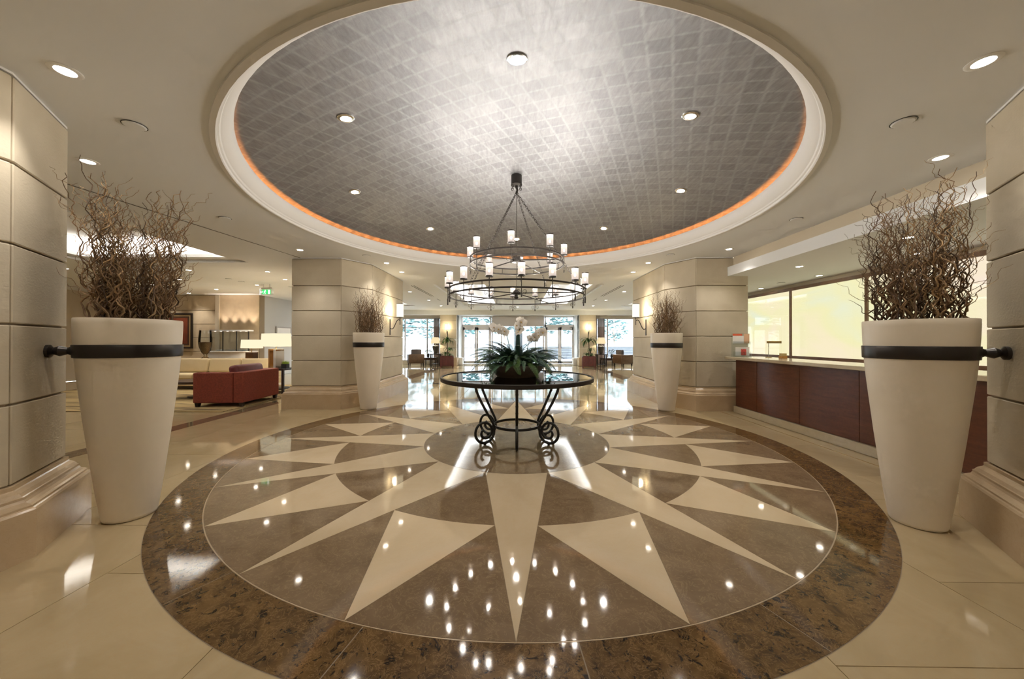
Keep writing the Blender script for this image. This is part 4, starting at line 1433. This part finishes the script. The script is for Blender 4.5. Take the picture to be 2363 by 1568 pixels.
box_lamp((-9.12, 11.9, 0.78), rad(-25), (0.36, 0.17), (0.36, 0.65), 'lit rectangular lamp on the console table with dark block base', base_block)
box_lamp((-6.50, 9.35, 0.662), rad(-30), (0.36, 0.22), (0.58, 0.93), 'taller lit rectangular lamp on the side table by the pillar', base_frame)
st = thing('side_table', 'dark framed square side table beside the far left pillar', 'table', (-6.42, 9.32, 0.012))
MB().cbox(-0.34, 0.34, -0.30, 0.30, 0.605, 0.65, 0.005).build('table_top', 'black_wood', st)
MB().cbox(-0.30, 0.30, -0.26, 0.26, 0.10, 0.13, 0.005).build('lower_shelf', 'black_wood', st)
legs(st, ((-0.31, -0.27), (0.31, -0.27), (0.31, 0.27), (-0.31, 0.27)), 0.605, 0.05, 'black_wood', taper=1.0)
gp = thing('grass_pot', 'small black pot of bright green grass on the side table', 'plant', (-6.16, 9.22, 0.662))
MB().cbox(-0.07, 0.07, -0.07, 0.07, 0, 0.12, 0.005).build('pot', 'dark_black', gp)
m = MB()
for i in range(160):
    x, y = rf.uniform(-.07, .07), rf.uniform(-.07, .07)
    h = rf.uniform(0.05, 0.10)
    dx, dy = rf.uniform(-.03, .03), rf.uniform(-.03, .03)
    m.add([(x - .004, y, .115), (x + .004, y, .115), (x + dx, y + dy, .12 + h)], [(0, 1, 2)])
m.build('grass', 'bright_grass', gp)['kind'] = 'stuff'
vs = thing('glass_vase', 'tall clear glass urn half filled with brown pebbles on the console', 'vase', (-10.72, 11.88, 0.78))
MB().lathe([(0.10, 0), (0.11, 0.02), (0.04, 0.07), (0.04, 0.13), (0.11, 0.22), (0.17, 0.40), (0.19, 0.55), (0.185, 0.70), (0.165, 0.90), (0.16, 0.97)], 32).build('vase_glass', 'clear_glass', vs, smooth=60)
MB().lathe([(0.001, 0.15), (0.05, 0.17), (0.10, 0.24), (0.155, 0.40), (0.172, 0.56), (0.001, 0.57)], 24).build('pebble_fill', 'pebbles', vs, smooth=50)
bf = thing('display_counter', 'lit buffet counter with glass screens behind the console', 'counter', (-10.4, 12.62, 0))
MB().cbox(-0.70, 0.70, -0.22, 0.30, 0, 0.98, 0.01).build('counter_body', 'grey_wall', bf)
MB().cbox(-0.74, 0.74, -0.26, 0.32, 0.98, 1.02, 0.008).build('counter_slab', 'white_ceramic', bf)
for x0, x1 in ((-0.70, -0.25), (-0.22, 0.25), (0.28, 0.70)):
    MB().box(x0, x1, -0.12, -0.112, 1.02, 1.72).build('glass_screen', 'clear_glass', bf)
for x in (-0.70, -0.24, 0.26, 0.70):
    MB().box(x - .012, x + .012, -0.13, -0.10, 1.02, 1.74).build('screen_post', 'dark_metal', bf)
MB().box(-0.72, 0.72, -0.14, 0.10, 1.74, 1.79).build('canopy_shelf', 'grey_wall', bf)
for x in (-0.55, -0.35, -0.1, 0.12, 0.38, 0.58):
    MB().lathe([(0.001, 1.737), (0.035, 1.737)], 16, c=(x, -0.08, 0)).build('shelf_lamp', 'display_lamp', bf)
for i, x in enumerate((-0.45, -0.05, 0.38)):
    t = tag(MB().lathe([(0.06, 0), (0.14, 0.03), (0.15, 0.05), (0.001, 0.04)], 24, cap0=True).build('serving_bowl', 'white_ceramic', loc=(-10.4 + x, 12.66, 1.02), smooth=40), ('left', 'middle', 'right')[i] + ' white serving bowl on the lit buffet counter', 'bowl', 'buffet bowls')
pa = thing('painting', 'red painting in a gold and dark frame on the lounge wall', 'painting', (-12.98, 13.0, 1.10))
MB().box(-0.78, 0.78, -0.05, 0.0, 0, 0.06).box(-0.78, 0.78, -0.05, 0, 1.27, 1.33).box(-0.78, -0.72, -0.05, 0, 0.06, 1.27).box(0.72, 0.78, -0.05, 0, 0.06, 1.27).build('frame', 'black_wood', pa)
MB().box(-0.72, 0.72, -0.03, 0, 0.06, 1.27).build('mat_border', 'gold_frame', pa)
MB().box(-0.66, 0.66, -0.035, -0.03, 0.12, 1.21).build('inner_border', 'dark_wood', pa)
MB().box(-0.60, 0.60, -0.04, -0.035, 0.18, 1.15).build('canvas', 'art_red', pa)
pb = thing('small_picture', 'small pale framed picture on the grey passage wall', 'picture', (-9.68, 14.35, 1.55))
MB().box(0, 0.03, -0.45, 0.45, 0, 0.42).build('frame', 'picture_grey', pb)
MB().box(0.03, 0.034, -0.40, 0.40, 0.05, 0.37).build('canvas', 'paper_white', pb)
es = thing('exit_sign', 'green emergency exit sign with running figure hanging from the lounge ceiling', 'sign', (-7.60, 10.5, 2.79))
MB().box(-0.20, 0.20, -0.012, 0.012, 0, 0.19).build('sign_plate', 'clear_glass', es)
MB().box(-0.135, 0.135, -0.016, -0.012, 0.02, 0.16).build('green_panel', 'exit_green', es)
fg = MB()
fg.lathe([(0.001, 0), (0.016, 0)], 12).xf(Matrix.Translation((-0.03, -0.018, 0.135)) @ Matrix.Rotation(pi / 2, 4, 'X'))
for a, b in (((-.035, .12), (-.05, .075)), ((-.05, .075), (-.075, .04)), ((-.05, .075), (-.02, .055)), ((-.02, .055), (-.03, .03)), ((-.035, .115), (-.065, .10)), ((-.035, .115), (-.005, .10))):
    fg.tube([(a[0], -0.018, a[1]), (b[0], -0.018, b[1])], 0.006, 5)
fg.box(0.06, 0.115, -0.018, -0.016, 0.03, 0.15)
fg.add([(-.12, -.018, .09), (-.095, -.018, .12), (-.095, -.018, .06)], [(0, 1, 2)])
fg.build('running_figure', 'exit_white', es)
MB().box(-0.15, 0.15, -0.02, 0.02, 0.19, 0.225).tube([(-0.1, 0, 0.22), (-0.1, 0, 0.33)], 0.006, 6).tube([(0.1, 0, 0.22), (0.1, 0, 0.33)], 0.006, 6).build('sign_bracket', 'white_frame', es)

# ------------------------------------------------------------------ seating by the entrance


def far_armchair(loc, rz, mat, label):
    t = thing('armchair', label, 'armchair', loc, rz=rz, group='entrance armchairs')
    MB().cbox(-0.40, 0.40, -0.36, 0.36, 0.17, 0.34, 0.03, 2).build('seat_base', mat, t, smooth=60)
    MB().cbox(-0.30, 0.30, -0.34, 0.22, 0.34, 0.46, 0.04, 2).build('seat_cushion', 'grey_fabric', t, smooth=60)
    MB().cbox(-0.40, 0.40, 0.22, 0.40, 0.17, 0.68, 0.04, 2).build('backrest', mat, t, smooth=60)
    MB().cbox(-0.27, 0.27, 0.12, 0.30, 0.50, 0.93, 0.06, 3).build('back_cushion', 'grey_fabric', t, smooth=60)
    MB().cbox(-0.42, -0.30, -0.36, 0.38, 0.17, 0.66, 0.04, 2).build('armrest', mat, t, smooth=60)
    MB().cbox(0.30, 0.42, -0.36, 0.38, 0.17, 0.66, 0.04, 2).build('armrest', mat, t, smooth=60)
    legs(t, ((-0.35, -0.30), (0.35, -0.30), (0.35, 0.33), (-0.35, 0.33)), 0.18, 0.055, 'black_wood')
    return t


far_armchair((-5.60, 19.3, 0), rad(180 + 25), 'brown_leather', 'brown armchair with its back to the camera near the left window')
far_armchair((5.86, 19.3, 0), rad(180 - 70), 'brown_leather', 'brown armchair seen from the side near the right window')
for s, lb in ((-1, 'left'), (1, 'right')):
    x0 = -4.46 if s < 0 else 4.62
    t = thing('lamp_table', 'small dark table carrying the table lamp at the %s window' % lb, 'table', (x0, 19.15, 0), group='entrance lamp tables')
    MB().cbox(-0.30, 0.30, -0.22, 0.22, 0.66, 0.70, 0.005).build('table_top', 'black_wood', t)
    legs(t, ((-0.24, -0.17), (0.24, -0.17), (0.24, 0.17), (-0.24, 0.17)), 0.66, 0.055, 'black_wood', taper=1.0)
    MB().cbox(-0.22, 0.22, -0.15, 0.15, 0.12, 0.14, 0.004).build('lower_shelf', 'black_wood', t)
    t = thing('urn_lamp', 'lit table lamp with dark urn base at the %s window' % lb, 'lamp', (x0, 19.15, 0.70), group='entrance table lamps')
    MB().lathe([(0.07, 0), (0.09, 0.02), (0.10, 0.08), (0.15, 0.24), (0.175, 0.36), (0.165, 0.42), (0.10, 0.445), (0.06, 0.45), (0.06, 0.50), (0.02, 0.51), (0.02, 0.57)], 28, cap0=True).build('lamp_base', 'lamp_ceramic', t, smooth=50)
    MB().lathe([(0.27, 0.56), (0.22, 0.76), (0.165, 0.90)], 32).build('lamp_shade', 'shade_cream', t, smooth=60)
    light('lamp_glow', 'POINT', (0, 0, 0.70), 14, (1.0, 0.82, 0.55), parent=t, shadow_soft_size=0.06)
    x1 = -5.0 if s < 0 else 5.25
    t = thing('low_table', 'dark slatted low table before the %s window' % lb, 'table', (x1, 20.22, 0), group='entrance low tables')
    MB().cbox(-0.38, 0.38, -0.30, 0.30, 0.40, 0.44, 0.005).build('table_top', 'black_wood', t)
    MB().cbox(-0.36, 0.36, -0.28, 0.28, 0.30, 0.40, 0.005).build('apron', 'dark_wood', t)
    legs(t, ((-0.34, -0.26), (0.34, -0.26), (0.34, 0.26), (-0.34, 0.26)), 0.30, 0.05, 'black_wood', taper=1.0)
    t = thing('flower_vase', 'small dark vase of flowers on the low table at the %s window' % lb, 'vase', (x1 - 0.12 * s * -1 if s < 0 else x1 + 0.22, 20.15, 0.44), group='entrance flower vases')
    MB().lathe([(0.04, 0), (0.07, 0.06), (0.07, 0.14), (0.05, 0.2), (0.06, 0.22)], 16, cap0=True).build('vase_body', 'dark_black', t, smooth=50)
    for k in range(9):
        a = 2 * pi * k / 9
        e = Vector((0.17 * cos(a) * rf.uniform(.5, 1.2), 0.17 * sin(a) * rf.uniform(.5, 1.2), rf.uniform(0.34, 0.52)))
        st2 = MB().tube([(0, 0, 0.15), e * 0.6 + Vector((0, 0, .05)), e], 0.005, 4).build('flower_stem', 'stem_green', t)
        MB().sphere(e, 0.035, 7, 5, 0.7).build('blossom', 'grey_fabric' if k % 2 else 'leaf_green_deep', t)

# slatted planters with dracaena
lf_vars = []
for L, w, dr in ((0.62, 0.036, 2.2), (0.50, 0.032, 1.7), (0.70, 0.038, 2.6)):
    m = MB()
    n = 8
    p = Vector((0, 0, 0))
    vs_, fs_ = [], []
    for i in range(n + 1):
        s = i / n
        th = rad(65) - dr * s
        if i:
            p = p + Vector((cos(th), 0, sin(th))) * L / n
        ww = w * (sin(pi * (0.15 + 0.85 * s)) ** 0.7 if s < 1 else 0.02)
        vs_ += [p + Vector((0, -ww, 0.25 * ww)), p, p + Vector((0, ww, 0.25 * ww))]
    for i in range(n):
        fs_ += [(3 * i, 3 * i + 1, 3 * i + 4, 3 * i + 3), (3 * i + 1, 3 * i + 2, 3 * i + 5, 3 * i + 4)]
    m.add(vs_, fs_)
    lf_vars.append((m.mesh('leaf', 'leaf_green', 60), MB().add(vs_, fs_).mesh('leaf', 'leaf_green_deep', 60)))
for x, rz, lb in ((-3.74, rad(8), 'left'), (3.87, rad(-8), 'right')):
    t = thing('slatted_planter', 'square red brown slatted planter at the %s entrance pier' % lb, 'planter', (x, 18.75, 0), rz=rz, group='entrance planters')
    MB().box(-0.29, 0.29, -0.29, 0.29, 0.06, 0.56).build('planter_box', 'black_wood', t)
    for k in range(7):
        a = -0.30 + 0.0857 * k
        for side in range(4):
            m = MB().cbox(a + 0.004, a + 0.082, -0.315, -0.29, 0.08, 0.56, 0.003)
            m.xf(Matrix.Rotation(side * pi / 2, 4, 'Z')).build('slat', 'planter_wood', t)
    MB().box(-0.33, 0.33, -0.33, -0.285, 0.56, 0.60).box(-0.33, 0.33, 0.285, 0.33, 0.56, 0.60).box(-0.33, -0.285, -0.285, 0.285, 0.56, 0.60).box(0.285, 0.33, -0.285, 0.285, 0.56, 0.60).build('top_rail', 'planter_wood', t)
    for px, py in ((-.31, -.31), (.31, -.31), (.31, .31), (-.31, .31)):
        MB().box(px - .03, px + .03, py - .03, py + .03, 0, 0.56).build('corner_post', 'planter_wood', t)
    MB().box(-0.28, 0.28, -0.28, 0.28, 0.55, 0.565).build('soil', 'soil', t)
    t = thing('dracaena', 'tall green dracaena growing in the %s slatted planter' % lb, 'plant', (x, 18.75, 0.565), group='entrance dracaenas')
    MB().tube([(0, 0, 0), (0.02, 0, 0.4), (0, 0.01, 0.75)], [0.03, 0.026, 0.02], 8).build('trunk', 'trunk_bark', t)
    MB().tube([(0.08, 0.05, 0), (0.10, 0.05, 0.30)], [0.025, 0.02], 8).build('trunk', 'trunk_bark', t)
    for cx, cz, cnt, sc_ in ((0.0, 0.72, 34, 1.0), (0.10, 0.28, 24, 0.7), (-0.10, 0.02, 30, 0.55), (0.12, 0.0, 26, 0.5)):
        for k in range(cnt):
            a = rf.uniform(0, 2 * pi)
            me = lf_vars[rf.randrange(3)][rf.randrange(2)]
            s = sc_ * rf.uniform(0.7, 1.1)
            rot = (Matrix.Rotation(a, 3, 'Z') @ Matrix.Rotation(rf.uniform(-0.5, 0.3), 3, 'Y')).to_euler()
            link('leaf', me, t, (cx + 0.015 * cos(a), 0.015 * sin(a), cz + rf.uniform(0, 0.12)), rot=rot, scale=(s, s, s))
